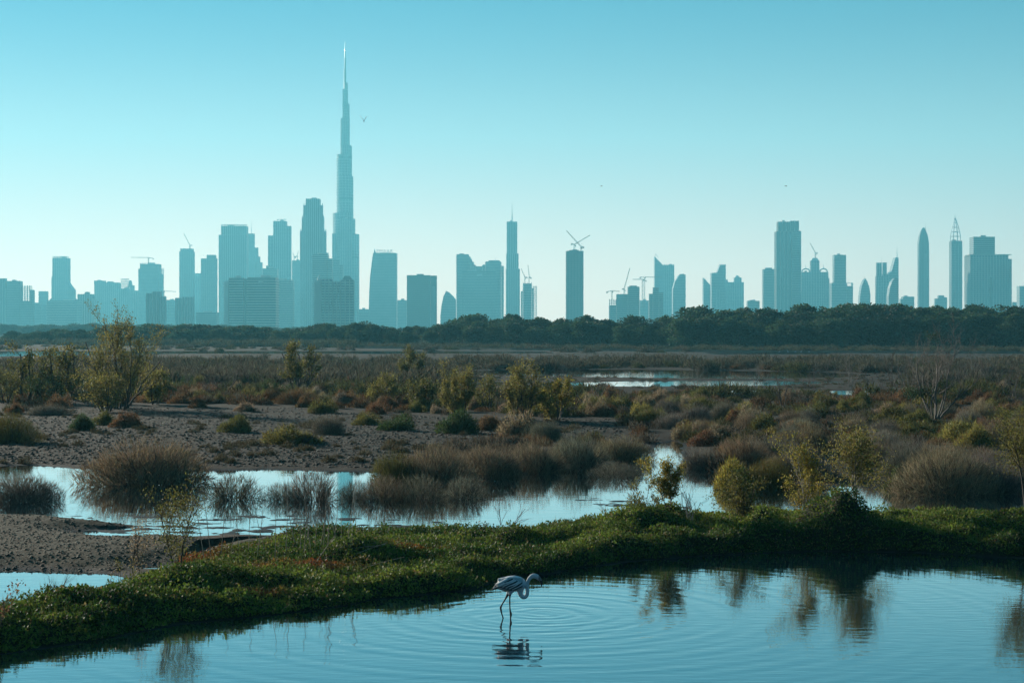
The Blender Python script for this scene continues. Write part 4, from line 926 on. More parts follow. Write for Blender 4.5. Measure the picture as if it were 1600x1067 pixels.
# pale track in front of the tree line
m = Boxes(); pts = [(px, tree_row_y(px) - 84) for px in range(560, 1760, 60)]
for (a, Ya), (b_, Yb) in zip(pts, pts[1:]): m.beam((gx(a, Ya), Ya, .30), (gx(b_, Yb), Yb, .30), .5)
pm, nt, b = new_mat('pale_track'); nt.links.new(mixc(nt, ramp(nt, noise(nt, .6, 5, wpos(nt)), .3, .7), (.16, .14, .105), (.26, .225, .17)), b.inputs['Base Color']); b.inputs['Roughness'].default_value = .9
tag(link('embankment_path', m.mesh('embankment_path', pm)), 'pale low embankment running before the tree line', None, None, 'structure')

# ------------------------------------------------------------------ single trees
def tree(name, label, px, Y, ytop, build, color, bark='bark', group=None, zb=None, seed=1, cat='tree'):
    X = gx(px, Y); z = float(ground_z(X, Y)[0]) if zb is None else zb; z = max(z, -.1); hgt = zz(ytop, Y) - z
    p = Plant(seed); build(p, hgt)
    allz = max([v.z for v in p.bv] + ([float(v[:, 2].max()) for v in p.lv] if p.lv else [0])); k = hgt / allz
    root = empty(name, (X, Y, z - .04)); root.scale = (k, k, k); tag(root, label, cat, group)
    o = link('trunk', p.wood_mesh('trunk', M[bark]), root); o.color = (*color, 1)
    if p.lv: o = link('crown', p.crown_mesh('crown', M['leaf']), root); o.color = (*color, 1)
    return root
def upright(stems=5, spread=.35, n=4200, leaf=.11, off=.09, kids=(5, 4), ang=.55, zmin=.12, lw=.5, lev=2, r0=.022, blade=False):
    def f(p, h):
        g = p.py
        for i in range(stems):
            a = 6.28 * i / stems + g.uniform(-.4, .4); lean = 1.45 * spread * g.uniform(.2, 1)
            p.grow(Vector((math.cos(a) * .08 * h, math.sin(a) * .08 * h, -.05)), Vector((math.cos(a) * lean, math.sin(a) * lean, 1)), h * g.uniform(.6, .98), r0 * h * g.uniform(.6, 1), 0, lev, kids, ang * 1.25, .42, .10, .13, 5, 6, .15)
        p.leaf_tips(n, leaf, leaf * lw, off, blade, .3, zmin * h)
    return f
def bare(stems=3, spread=.5, lev=3, kids=(5, 4, 4), r0=.02, leafclumps=None, ang=.6):
    def f(p, h):
        g = p.py
        for i in range(stems):
            a = 6.28 * i / stems + g.uniform(-.5, .5); lean = spread * g.uniform(.4, 1)
            p.grow(Vector((math.cos(a) * .03 * h, math.sin(a) * .03 * h, -.05)), Vector((math.cos(a) * lean, math.sin(a) * lean, 1)), h * g.uniform(.55, .95), r0 * h * g.uniform(.7, 1), 0, lev, kids, ang, .48, .06, .14, 5, 6, .25)
        if leafclumps:
            for c, s_, n in leafclumps:
                P = np.array(c) * h + p.r.randn(n, 3) * s_ * h * np.array([1, 1, .55]); p.leaves(P, p.r.randn(n, 3) + np.array([0, 0, .4]), .13, .06)
    return f
def sapling(n=2600, leaf=.07, trunk=2, clumps=6, clear=.32, wk=.26, droop=.0, lw=.42, sz=.11):
    """thin pale stems below, a loose crown of leaf clumps above"""
    def f(p, h):
        g = p.py
        for i in range(trunk):
            a = g.uniform(0, 6.28); p.grow(Vector((math.cos(a) * .03 * h, math.sin(a) * .03 * h, -.05)), Vector((math.cos(a) * .14, math.sin(a) * .14, 1)), h * g.uniform(.7, .92), .012 * h * g.uniform(.7, 1), 0, 2, (7, 4), .6, .34, .08, .09, 5, 7, clear)
        p.leaf_tips(n // 2, leaf, leaf * lw, .045 * h, False, .3, clear * h)
        for i in range(clumps):
            t = i / max(1, clumps - 1); z = lerp(clear + .05, .9, t); a = g.uniform(0, 6.28); rr = wk * math.sin(math.pi * lerp(.25, .92, t)) * g.uniform(.25, 1)
            m_ = n // 2 // clumps; s_ = sz * g.uniform(.7, 1.2); P = np.array([math.cos(a) * rr, math.sin(a) * rr, z]) * h + p.r.randn(m_, 3) * s_ * h * np.array([.75, .75, .8])
            P = P[P[:, 2] > clear * .8 * h]; D = p.r.randn(len(P), 3) + np.array([0, 0, .3 - droop]); p.leaves(P, D, leaf * p.r.uniform(.6, 1.3, len(P)), leaf * lw)
    return f
# on the bank
tree('leafy_sapling', 'main yellow-green sapling with pale trunks on the bank behind the dark mound', 1343, 43.0, 634, sapling(7000, .075, 4, 18, .36, .46, 0, .42, .085), GOLD, 'pale_bark', seed=101)
tree('leafy_sapling', 'narrow yellow-green sapling left of the main one on the bank', 1256, 42.4, 664, sapling(4200, .07, 3, 11, .16, .22, 0, .42, .07), YELLOW, 'pale_bark', seed=102)
tree('leafy_sapling', 'slim yellow plume-like sapling on the bank beside the pond neck', 1044, 42.4, 706, sapling(5000, .075, 3, 6, .28, .11, 0, .35, .08), YELLOW, 'bark', seed=103)
tree('feathery_shrub', 'open feathery green shrub with arching stems left of the yellow plume', 1002, 42.0, 740, upright(9, 1.3, 1200, .09, .035, (5, 3), .6, .2, .3, 2, .012), OLIVE, 'bark', seed=104, cat='shrub')
tree('drooping_shrub', 'olive drooping shrub on the bank under the yellow-green dome bush', 1158, 42.2, 716, sapling(4200, .08, 5, 9, .08, .5, .5, .36, .13), OLIVE, 'bark', seed=105, cat='shrub')
tree('bare_twigs', 'cluster of pale bare twigs on the bank right of the yellow plume', 1078, 41.6, 742, bare(7, .35, 2, (4, 3), .010), GREYB, 'pale_bark', seed=106, cat='shrub')
tree('edge_tree', 'green tree with drooping twigs cut by the right edge of the picture', 1606, 42.6, 592, sapling(8000, .075, 4, 9, .50, .22, .2), OLIVE, 'bark', seed=107)
tree('leafy_sapling', 'thin two-tiered sapling with dark trunk on the left of the bank', 277, 33.9, 732, sapling(3200, .055, 2, 6, .28, .17, 0, .45, .08), OLIVE, 'bark', seed=108)
tree('leafy_sapling', 'sparse leaning sapling left of the two-tiered one', 216, 33.6, 796, sapling(650, .05, 2, 5, .25, .2, .1, .45, .07), BROWN, 'bark', seed=109)
tree('dry_shrub', 'pale dry shrub at the water edge left of the sparse sapling', 188, 33.4, 868, upright(5, .6, 380, .045, .03, (4, 3), .5, .1, .4, 2, .014), GOLD, 'bark', seed=110, cat='shrub')
tree('bare_twigs', 'spreading bare twigs on top of the left mound', 88, 30.6, 878, bare(4, 1.4, 2, (4, 3), .012), GREYB, 'bark', seed=111, cat='shrub')
tree('bare_twigs', 'single forked bare sapling against the bright pond', 788, 43.6, 762, bare(2, .35, 2, (6, 4), .011, None, .5), GREYB, 'bark', seed=112, cat='shrub')
tree('bare_twigs', 'bare twigs leaning over the pond left of the feathery shrub', 955, 43.2, 768, bare(3, 1.5, 2, (4, 3), .009), GREYB, 'bark', seed=113, cat='shrub')
tree('leaning_twigs', 'brown leafy twigs reaching in at the left edge beside the near pool', -14, 27.2, 905, upright(5, .7, 320, .06, .03, (4, 3), .6, .2, .5, 2, .012), RUST, 'bark', seed=114, zb=.05, cat='shrub')
tree('leaning_twigs', 'rusty twigs low at the bottom left corner', -12, 25.3, 1028, upright(5, .7, 220, .055, .03, (4, 3), .6, .2, .5, 2, .016), RUST, 'bark', seed=115, zb=.0, cat='shrub')
# in the scrub
def far_tree(nm, lab, px, yb, yt, bld, col, seed, bark='bark', cat='tree'):
    X, Y = gnd(px, yb, .15); tree(nm, lab, px, Y, yt, bld, col, bark, None, None, seed, cat)
far_tree('tall_open_tree', 'tallest open tree at the left, many thin stems rising above the tree line', 188, 640, 464, upright(13, .46, 14000, .15, .16, (6, 4), .55, .02, .5, 2, .014), GOLD, 201)
far_tree('open_tree', 'sparse green tree nearest the left edge', 42, 630, 528, upright(5, .45, 2800, .17, .16, (5, 4), .55, .12, .5), OLIVE, 202)
far_tree('open_tree', 'sparse green tree between the left edge tree and the tallest open tree', 100, 628, 529, upright(5, .4, 2600, .17, .16, (5, 4), .55, .15, .5), OLIVE, 203)
far_tree('open_tree', 'bushy olive tree just right of the tallest open tree', 243, 634, 562, upright(5, .5, 4000, .16, .15, (5, 3), .55, .08, .5), GOLD, 204)
far_tree('open_tree', 'tree with a round dark head standing against the tree line', 468, 616, 524, upright(4, .35, 4200, .18, .15, (5, 4), .6, .3, .5), OLIVE, 205)
far_tree('bare_tree', 'wide grey leafless tree left of the round-headed one', 352, 616, 545, bare(5, .7, 3, (5, 4, 4), .014), GREYB, 206)
far_tree('open_tree', 'small green tree below the round-headed one', 428, 628, 586, upright(5, .5, 1700, .15, .13, (4, 3), .55, .05, .5), GREEN, 207)
far_tree('open_tree', 'dark green tree rising above the two white birds', 644, 596, 535, upright(4, .4, 4000, .24, .2, (5, 4), .6, .2, .5), OLIVE, 208)
far_tree('open_tree', 'loose olive tree left of the pale bushy trees', 594, 636, 574, upright(5, .5, 4200, .16, .15, (5, 3), .55, .05, .5), GOLD, 209)
far_tree('open_tree', 'bushy olive tree in the middle, left of a pair', 714, 656, 553, upright(8, .42, 10000, .14, .14, (6, 4), .5, .04, .5), GOLD, 210)
far_tree('open_tree', 'bushy olive tree in the middle, right of a pair', 818, 658, 550, upright(8, .40, 9000, .14, .14, (6, 4), .5, .06, .5), GOLD, 211)
far_tree('open_tree', 'shorter yellow-green tree against the right of the pair', 868, 658, 584, upright(6, .4, 5500, .13, .12, (5, 4), .5, .04, .5), YELLOW, 212)
far_tree('bare_tree', 'dark bare branches reaching right beside the far water', 925, 640, 566, bare(4, 1.1, 3, (4, 4, 3), .014), GREYB, 213)
far_tree('bare_tree', 'small dark leafless tree alone in the right scrub', 1222, 646, 560, bare(3, .45, 3, (5, 4, 4), .014), GREYB, 214)
far_tree('bare_tree', 'big pale bare tree at the right with green clumps low in its branches', 1462, 656, 470, bare(8, .62, 3, (6, 6, 5), .0115, [((-.24, 0, .28), .07, 700), ((-.10, 0, .30), .06, 500), ((.12, .1, .36), .06, 500), ((.02, 0, .46), .035, 200), ((.05, 0, .62), .03, 150), ((-.02, 0, .92), .05, 160)], .55), DKGREEN, 215, 'grey_bark')
far_tree('bare_tree', 'grey bare tree left of the big pale one before the tree line', 1395, 600, 520, bare(5, .6, 3, (5, 4, 4), .012), GREYB, 216)
far_tree('bare_tree', 'bare branching tree at the right edge above the far water', 1578, 628, 540, bare(5, .6, 3, (5, 4, 4), .012), GREYB, 217)
far_tree('open_tree', 'small green tree at the left among the dark bushes', 135, 632, 580, upright(5, .5, 1800, .15, .14, (5, 3), .55, .05, .5), GREEN, 218)
far_tree('open_tree', 'loose tree behind the scrub between the round-headed tree and the pair', 548, 610, 560, bare(5, .7, 3, (5, 4, 4), .012), GREYB, 219)

far_tree('open_tree', 'low bushy tree at the left foot of the tallest open tree', 165, 644, 575, upright(8, .7, 3600, .14, .15, (5, 3), .6, .02, .5), GOLD, 220)
far_tree('open_tree', 'dense olive tree at the left edge of the picture', 8, 632, 556, upright(7, .6, 2200, .15, .16, (5, 3), .6, .03, .5), OLIVE, 221)
far_tree('open_tree', 'low dark tree between the two sparse trees at the left', 72, 632, 566, upright(7, .6, 2200, .15, .16, (5, 3), .6, .03, .5), GREEN, 222)
far_tree('bare_tree', 'grey leafless thicket tree behind the middle of the left scrub', 300, 612, 552, bare(6, .7, 3, (5, 4, 4), .010), GREYB, 223, 'grey_bark')
far_tree('open_tree', 'small olive tree left of the bushy pair', 664, 640, 585, upright(6, .5, 3000, .15, .14, (5, 3), .55, .04, .5), OLIVE, 224)
far_tree('open_tree', 'loose olive tree between the bushy pair', 762, 640, 578, upright(6, .55, 2400, .15, .16, (5, 3), .55, .04, .5), OLIVE, 225)
far_tree('bare_tree', 'thin grey leafless tree above the right of the far water', 1330, 606, 535, bare(6, .5, 3, (5, 4, 4), .009), GREYB, 226, 'grey_bark')
far_tree('bare_tree', 'thin grey leafless tree before the tree line right of the big bare one', 1520, 590, 516, bare(6, .5, 3, (5, 4, 4), .009), GREYB, 227, 'grey_bark')

# wispy leafless trees standing in the far marsh, copies of three builds
WISP = []
for sd in (301, 302, 303):
    p = Plant(sd); bare(5, .55, 3, (5, 4, 4), .010)(p, 1.0); zt = max(v.z for v in p.bv); WISP.append((p.wood_mesh('wispy_tree', M['grey_bark']), zt))
r = random.Random(12)
for px, yb, yt in ((1010, 606, 566), (1088, 600, 555), (1128, 622, 574), (1180, 598, 548), (1268, 610, 560), (1300, 590, 540), (1365, 620, 558), (1418, 612, 530), (1500, 618, 548), (1545, 604, 536), (1590, 640, 570), (395, 604, 556), (520, 600, 560), (325, 622, 570), (880, 590, 552), (605, 592, 556)):
    X, Y = gnd(px, yb, .1); me, zt = WISP[r.randrange(3)]; k = (yb - yt) * Y / F / zt; lx, ln = min(LM, key=lambda q: abs(q[0] - px))
    o = link('wispy_tree', me, None, (X, Y, 0.0)); o.scale = (k * r.uniform(.8, 1.2), k, k); o.rotation_euler = (0, 0, r.uniform(0, 6.28)); tag(o, 'wispy grey leafless tree in the far marsh, %s %s' % ('left of' if px < lx else 'right of', ln), 'tree', 'wispy leafless trees in the far marsh')
# ------------------------------------------------------------------ ground cover on the bank
x0, x1, y0_, y1_ = -13.5, 20.5, 25.5, 47.5; RES = .06
RX = np.arange(x0, x1, RES); RY = np.arange(y0_, y1_, RES); AX, AY = np.meshgrid(RX, RY)
ah, as_, am, asd, ab = height(AX.ravel(), AY.ravel()); ah = ah.reshape(AX.shape); ab = ab.reshape(AX.shape)
dzx = np.gradient(ah, RES, axis=1); dzy = np.gradient(ah, RES, axis=0)
rs = np.random.RandomState(3); N = 1120000
qx = rs.uniform(x0, x1 - .1, N); qy = rs.uniform(y0_, y1_ - .1, N); ix = ((qx - x0) / RES).astype(int); iy = ((qy - y0_) / RES).astype(int)
ppx = CX + F * qx / qy
k = (ab[iy, ix] > .02) & (ppx > -90) & (ppx < 1960)
k &= ~bare_zone(qx, qy)
qx, qy, ix, iy, ppx = qx[k], qy[k], ix[k], iy[k], ppx[k]; n = len(qx)
nrm = unit(np.stack([-dzx[iy, ix], -dzy[iy, ix], np.ones(n)], 1))
tuft = fbm(qx * 2.6, qy * 2.6, 3); lift = rs.rand(n) ** 1.5 * (.03 + .22 * np.clip(tuft - .35, 0, 1) / .5)
P = np.stack([qx, qy, ah[iy, ix]], 1) + nrm * lift[:, None]
D = unit(rs.randn(n, 3) * .75 + nrm * .75); S = unit(np.cross(D, nrm + rs.randn(n, 3) * .45)); L = rs.uniform(.035, .075, n)[:, None]; Wd = L * .62
mid = P + D * L * .5
V = np.stack([P, mid + S * Wd * .5, P + D * L, mid - S * Wd * .5], 1).reshape(-1, 3)
me = np_mesh('ground_cover', V, np.arange(n * 4).reshape(n, 4), M['cover'])
pat = fbm(qx * .7 + 4, qy * .9, 3)
red = np.zeros(n)
for rx_, ry_, sx, sy in ((460, 883, 1.5, .55), (300, 862, .8, .7), (330, 850, 1.0, .4), (400, 920, .5, .3), (640, 862, .8, .3)):
    X, Y = gnd(rx_, ry_, .28); red = np.maximum(red, np.exp(-((qx - X) / sx) ** 2 - ((qy - Y) / sy) ** 2))
red = np.clip(red * (0.8 + 1.5 * pat) - .15 + .25 * (rs.rand(n) - .5), 0, 1)[:, None]
g1 = np.array([.045, .090, .014]); g2 = np.array([.175, .22, .034]); base = g1 + (g2 - g1) * np.clip((pat - .3) * 2, 0, 1)[:, None]
dead = (rs.rand(n) < .09)[:, None]; base = np.where(dead, np.array([.20, .15, .06]), base)
colr = base * (1 - red) + np.array([.20, .075, .022]) * red
ca = me.attributes.new('Col', 'FLOAT_COLOR', 'POINT'); ca.data.foreach_set('color', np.repeat(np.concatenate([colr, np.ones((n, 1))], 1), 4, 0).astype(np.float32).ravel())
tag(link('ground_cover', me), 'creeping green and rusty leaves covering the bank', None, None, 'stuff')

# grass blades standing out of the creepers
gN = 26000; gq = rs.randint(0, n, gN); gq = gq[fbm(qx[gq] * .9 + 11, qy[gq] * .9, 3) > .50]; gp = Plant(77); m_ = len(gq)
gp.blades(P[gq], np.array([0, 0, 1.0]) + rs.randn(m_, 3) * .35, rs.uniform(.06, .22, m_), .009)
go = link('bank_grass', gp.crown_mesh('bank_grass', M['twig'])); go.color = (.18, .20, .06, 1); tag(go, 'thin grass blades standing out of the creepers on the bank', None, None, 'stuff')

# dry stalks standing and lying on the bank, each one a thing
def stalk(px, Y, ytop, lean_px, label, group, bend=0.0, r0=.007, twigs=2, zb=None):
    X = gx(px, Y); z = float(ground_z(X, Y)[0]) if zb is None else zb; zt = zz(ytop, Y); p = Plant(int(px * 3 + Y * 7)); pts = []; rad = []
    for i in range(8):
        t = i / 7; pts.append(Vector((lean_px * Y / F * (t + bend * t * (t - 1)), p.py.uniform(-.01, .01), (zt - z) * (t + bend * .5 * t * (1 - t))))); rad.append(r0 * lerp(1, .45, t))
    p.tube(pts, rad, 5)
    for k in range(twigs):
        i = p.py.randrange(3, 7); p.grow(pts[i], Vector((p.py.uniform(-.7, .7), p.py.uniform(-.4, .4), .8)), .16, r0 * .45, 1, 1, (0,), .5, .4, .1, .1, 3, 3)
    tag(link('dry_stalk', p.wood_mesh('dry_stalk', M['dry']), None, (X, Y, z)), label, 'stalk', group)
r = random.Random(41)
for px in (330, 345, 374, 388, 401, 415, 430, 447, 462, 470, 475, 478, 492, 505, 512, 521, 528, 533, 541, 560, 575, 358, 500, 487, 548):
    Y = r.uniform(36.2, 38.6); stalk(px, Y, r.uniform(735, 805), r.uniform(-22, 16), 'thin upright dry stalk on the green slope at the left', 'upright dry stalks on the left slope', r.uniform(-.2, .2), r.uniform(.007, .011), r.randrange(3))
for px in (690, 650, 740, 905, 715): stalk(px, r.uniform(36.6, 38), r.uniform(835, 860), r.uniform(-10, 10), 'short dry stalk on the middle of the bank', 'short dry stalks on the middle bank', 0, .005, 1)
stalk(540, 36.4, 848, 52, 'dry stalk leaning right, left of a bundle of three', None, -.1, .008)
stalk(546, 36.2, 850, 56, 'dry stalk leaning right, middle of a bundle of three', None, -.05, .009, 1)
stalk(552, 36.0, 847, 54, 'dry stalk leaning right, right of a bundle of three', None, .05, .008, 1)
stalk(552, 34.6, 870, 80, 'long curved pale stalk arching right over the shaded bank', None, .35, .009, 0)
stalk(486, 35.2, 838, 36, 'pale stalk leaning right on the slope below the upright ones', None, 0, .010, 1)
stalk(577, 33.6, 893, -9, 'short pale stake standing at the edge of the dark water', None, 0, .010, 0, .06)
stalk(478, 34.0, 915, 22, 'short pale stick lying on the shaded bank', None, .3, .009, 0)
stalk(782, 38.6, 870, 20, 'pale stick behind the flamingo on the bank edge', None, .1, .010, 1)
stalk(322, 35.6, 792, -16, 'white leaning stalk right of the two-tiered sapling', None, 0, .011, 1)

# clods of dried mud
cand = np.array([gnd(a, b_, .1) for a, b_ in zip(rs.uniform(-120, 1000, 80000), 640 + 98 * rs.rand(80000) ** 1.0)]); h, s, mw, sd_, bk = height(cand[:, 0], cand[:, 1])
k = (mw > .35) & (s > .3); cand = cand[k][:26000]; h = h[k][:26000]; n = len(cand)
o8 = np.array([[1, 0, 0], [0, 1, 0], [-1, 0, 0], [0, -1, 0], [0, 0, .8], [0, 0, -.5]]); f8 = np.array([[0, 1, 4], [1, 2, 4], [2, 3, 4], [3, 0, 4], [1, 0, 5], [2, 1, 5], [3, 2, 5], [0, 3, 5]])
sz = (rs.rand(n) ** 3 * .085 + .016)[:, None, None] * np.array([1.25, 1.0, .8]); V = o8[None] * sz * rs.uniform(.6, 1.25, (n, 6, 1)); a = rs.uniform(0, 6.28, n)[:, None]
V = np.stack([V[:, :, 0] * np.cos(a) - V[:, :, 1] * np.sin(a), V[:, :, 0] * np.sin(a) + V[:, :, 1] * np.cos(a), V[:, :, 2]], 2) + np.concatenate([cand, h[:, None]], 1)[:, None, :]
M['clod'] = build_mat('mud_clod', (.024, .021, .015), (.054, .048, .034), .9, 0, 4.0)
tag(link('mud_clods', np_mesh('mud_clods', V.reshape(-1, 3), (f8[None] + np.arange(n)[:, None, None] * 6).reshape(-1, 3), M['clod'])), 'clods of dark dried mud on the flat', None, None, 'stuff')

# pebbles and litter on the sandy shore
cand = np.array([gnd(a, b_, .15) for a, b_ in zip(rs.uniform(-120, 330, 30000), rs.uniform(806, 898, 30000))]); h, s, mw, sd_, bk = height(cand[:, 0], cand[:, 1])
k = (sd_ > .2) & (s > .02) & (bk < 0); cand = cand[k][:6500]; h = h[k][:6500]; n = len(cand)
sz = (rs.rand(n) ** 3 * .045 + .010)[:, None, None] * np.array([1.2, 1.0, .7]); V = o8[None] * sz * rs.uniform(.6, 1.25, (n, 6, 1)) + np.concatenate([cand, h[:, None]], 1)[:, None, :]
M['pebble'] = build_mat('shore_pebble', (.040, .034, .022), (.13, .112, .075), .9, 0, 6.0)
tag(link('shore_pebbles', np_mesh('shore_pebbles', V.reshape(-1, 3), (f8[None] + np.arange(n)[:, None, None] * 6).reshape(-1, 3), M['pebble'])), 'small pebbles and dry litter on the sandy shore at the left', None, None, 'stuff')
# ------------------------------------------------------------------ birds
def chain(bm, pts, ysc=1.0, n=14):
    """a closed tube through (x, y, z, r) with rounded ends"""
    P = [Vector(p[:3]) for p in pts]; rr = [p[3] for p in pts]; rings_ = []
    d0 = (P[0] - P[1]).normalized(); d1 = (P[-1] - P[-2]).normalized()
    seq = [(P[0] + d0 * rr[0] * .7, rr[0] * .55)] + list(zip(P, rr)) + [(P[-1] + d1 * rr[-1] * .7, rr[-1] * .55)]
    for i, (c, r_) in enumerate(seq):
        a = seq[max(i - 1, 0)][0]; b_ = seq[min(i + 1, len(seq) - 1)][0]; d = (b_ - a).normalized()
        v = Vector((0, 1, 0)); u = d.cross(v).normalized(); v = u.cross(d).normalized()
        rings_.append([bm.verts.new(c + u * r_ * math.cos(t) + v * r_ * ysc * math.sin(t)) for t in [2 * math.pi * k / n for k in range(n)]])
    for A, B_ in zip(rings_, rings_[1:]):
        for k in range(n): bm.faces.new((A[k], A[(k + 1) % n], B_[(k + 1) % n], B_[k]))
    bm.faces.new(rings_[0][::-1]); bm.faces.new(rings_[-1])
def smooth_chain(pts, k=4):
    """Catmull-Rom through the given points and radii"""
    A = np.array(pts, float); A = np.vstack([2 * A[0] - A[1], A, 2 * A[-1] - A[-2]]); out = []
    for i in range(1, len(A) - 2):
        for t in np.arange(k) / k:
            p0, p1, p2, p3 = A[i - 1], A[i], A[i + 1], A[i + 2]
            out.append(.5 * (2 * p1 + (p2 - p0) * t + (2 * p0 - 5 * p1 + 4 * p2 - p3) * t * t + (3 * p1 - p0 - 3 * p2 + p3) * t ** 3))
    out.append(A[-2]); return [tuple(max(v, 1e-3) if j == 3 else v for j, v in enumerate(p)) for p in out]
def fused(name, chains, voxel, paint, mat):
    """joins the tubes into one continuous skin and colours it by place"""
    bm = bmesh.new()
    for pts, ysc in chains: chain(bm, smooth_chain(pts), ysc)
    bmesh.ops.recalc_face_normals(bm, faces=bm.faces)
    me = bpy.data.meshes.new(name); bm.to_mesh(me); bm.free(); o = bpy.data.objects.new('tmp', me); COL.objects.link(o)
    md = o.modifiers.new('r', 'REMESH'); md.mode = 'VOXEL'; md.voxel_size = voxel; md.use_smooth_shade = True
    sm = o.modifiers.new('s', 'SMOOTH'); sm.factor = .5; sm.iterations = 3
    dg = bpy.context.evaluated_depsgraph_get(); out = bpy.data.meshes.new_from_object(o.evaluated_get(dg)); bpy.data.objects.remove(o)
    out.name = name; out.materials.clear(); out.materials.append(mat)
    v = np.empty(len(out.vertices) * 3, np.float32); out.vertices.foreach_get('co', v); v = v.reshape(-1, 3)
    a = out.attributes.new('Col', 'FLOAT_COLOR', 'POINT'); a.data.foreach_set('color', np.concatenate([paint(v), np.ones((len(v), 1))], 1).astype(np.float32).ravel())
    return out
def plume_mat(name):
    m, nt, b = new_mat(name); c = nod(nt, 'ShaderNodeAttribute', attribute_name='Col').outputs['Color']; P = nod(nt, 'ShaderNodeTexCoord').outputs['Object']
    f = ramp(nt, noise(nt, 45, 4, P), .3, .7); nt.links.new(mixc(nt, f, mixc(nt, 1.0, c, (.78, .76, .76), 'MULTIPLY'), c), b.inputs['Base Color']); b.inputs['Roughness'].default_value = .75; b.inputs['Subsurface Weight'].default_value = .0
    bp = nod(nt, 'ShaderNodeBump'); bp.inputs['Strength'].default_value = .4; bp.inputs['Distance'].default_value = .006; nt.links.new(noise(nt, 60, 3, P), bp.inputs['Height']); nt.links.new(bp.outputs[0], b.inputs['Normal'])
    return m
M['plume'] = plume_mat('plumage')
def solid(name, c, rough=.7):
    m, nt, b = new_mat(name); P = nod(nt, 'ShaderNodeTexCoord').outputs['Object']; nt.links.new(mixc(nt, ramp(nt, noise(nt, 30, 3, P), .3, .7), tuple(v * .8 for v in c), c), b.inputs['Base Color']); b.inputs['Roughness'].default_value = rough
    return m
M['feather_pale'] = solid('pale_feather', (.82, .85, .86)); M['feather_dark'] = solid('dark_feather', (.045, .042, .042)); M['feather_grey'] = solid('grey_feather', (.44, .47, .49))
S_ = 1.966e-3
def fp(cx, cy, r_, y=0.0): return ((cx - 320) * S_, y, (540 - cy) * S_, r_ * S_)
fx, fy = gnd(797, 966)
flam = empty('flamingo', (fx, fy, 0)); tag(flam, 'pale grey flamingo with dark-streaked wings wading in the pool, neck curved down', 'flamingo')
chains = [([fp(160, 284, 5), fp(185, 268, 15), fp(210, 254, 30), (fp(245, 243, 52)), fp(290, 236, 66), fp(335, 230, 71), fp(380, 229, 68), fp(420, 235, 55), fp(445, 245, 34)], .80),
    ([fp(415, 245, 42), fp(412, 278, 33), fp(412, 312, 25), fp(422, 338, 21), fp(441, 350, 19), fp(463, 340, 18), fp(473, 312, 17), fp(472, 270, 16.5), fp(475, 225, 16), fp(490, 188, 17), fp(515, 165, 20), fp(540, 163, 23), fp(562, 172, 21), fp(580, 188, 16), fp(592, 208, 12.5), fp(599, 230, 10), fp(599, 248, 6), fp(597, 258, 3)], .85),
    ([fp(330, 285, 34, -.03), fp(322, 312, 17, -.03), fp(318, 345, 8, -.03), fp(317, 400, 6.2, -.03), fp(320, 462, 7, -.03), fp(327, 496, 11, -.03), fp(325, 522, 7.5, -.03), fp(321, 560, 6, -.03), fp(320, 600, 6, -.03)], 1.0),
    ([fp(318, 285, 34, .04), fp(303, 322, 16, .04), fp(280, 365, 8, .04), fp(250, 415, 6.8, .04), fp(237, 442, 9.5, .04), fp(238, 460, 9, .04), fp(246, 500, 6.4, .04), fp(260, 545, 6, .04), fp(268, 590, 6, .04)], 1.0)]
def paint_f(v):
    x, z = v[:, 0], v[:, 2]; c = np.tile(np.array([.78, .80, .81]), (len(v), 1))
    c[(x > .16) & (z < .60)] = (.75, .75, .75); c[(x > .26)] = (.72, .71, .71)
    leg = (x < .12) & (z < .425) ; c[leg] = (.05, .043, .042)
    t = np.clip((-.16 - x) / .08, 0, 1)[:, None]; c = c * (1 - t) + np.array([.10, .095, .095]) * t
    bx = (x - (575 - 320) * S_); bill = (x > (572 - 320) * S_) ; c[bill] = (.22, .19, .19); c[(x > (583 - 320) * S_) & (z < (540 - 205) * S_)] = (.015, .015, .016); c[(x > (586 - 320) * S_) & (z < (540 - 218) * S_)] = (.012, .012, .013)
    return c
link('body', fused('body', chains, .0058, paint_f, M['plume']), flam)
ACX, ACZ, AA, AC, AB = (332 - 320) * S_, (540 - 231) * S_, 128 * S_, 76 * S_, 62 * S_
def feather(wing, x0, z0, x1, z1, w, mat, off, side):
    A_ = np.array([x0, z0], float); B_ = np.array([x1, z1], float); n = 8; d = (B_ - A_) / np.linalg.norm(B_ - A_); pn = np.array([-d[1], d[0]]); V_ = []
    for i in range(n + 1):
        t = i / n; c = A_ + (B_ - A_) * t; ww = w * math.sin(math.pi * (.12 + .86 * t) ** .8) ** .7 if t < 1 else .0015
        for s_ in (-1, 0, 1):
            q = c + pn * ww * s_; ex = ((q[0] - ACX) / AA) ** 2 + ((q[1] - ACZ) / AC) ** 2; y = AB * math.sqrt(max(.06, 1 - ex * .9)) + off + (.003 if s_ == 0 else 0)
            V_.append((q[0], side * y, q[1]))
    f = []
    for i in range(n):
        for s_ in (0, 1): a = i * 3 + s_; f.append((a, a + 1, a + 4, a + 3) if side < 0 else (a, a + 3, a + 4, a + 1))
    me = np_mesh('feather', np.array(V_), np.array(f), M[mat], True); o = link('feather', me, wing)
    so = o.modifiers.new('t', 'SOLIDIFY'); so.thickness = .003
def fz(cx, cy): return ((cx - 320) * S_, (540 - cy) * S_)
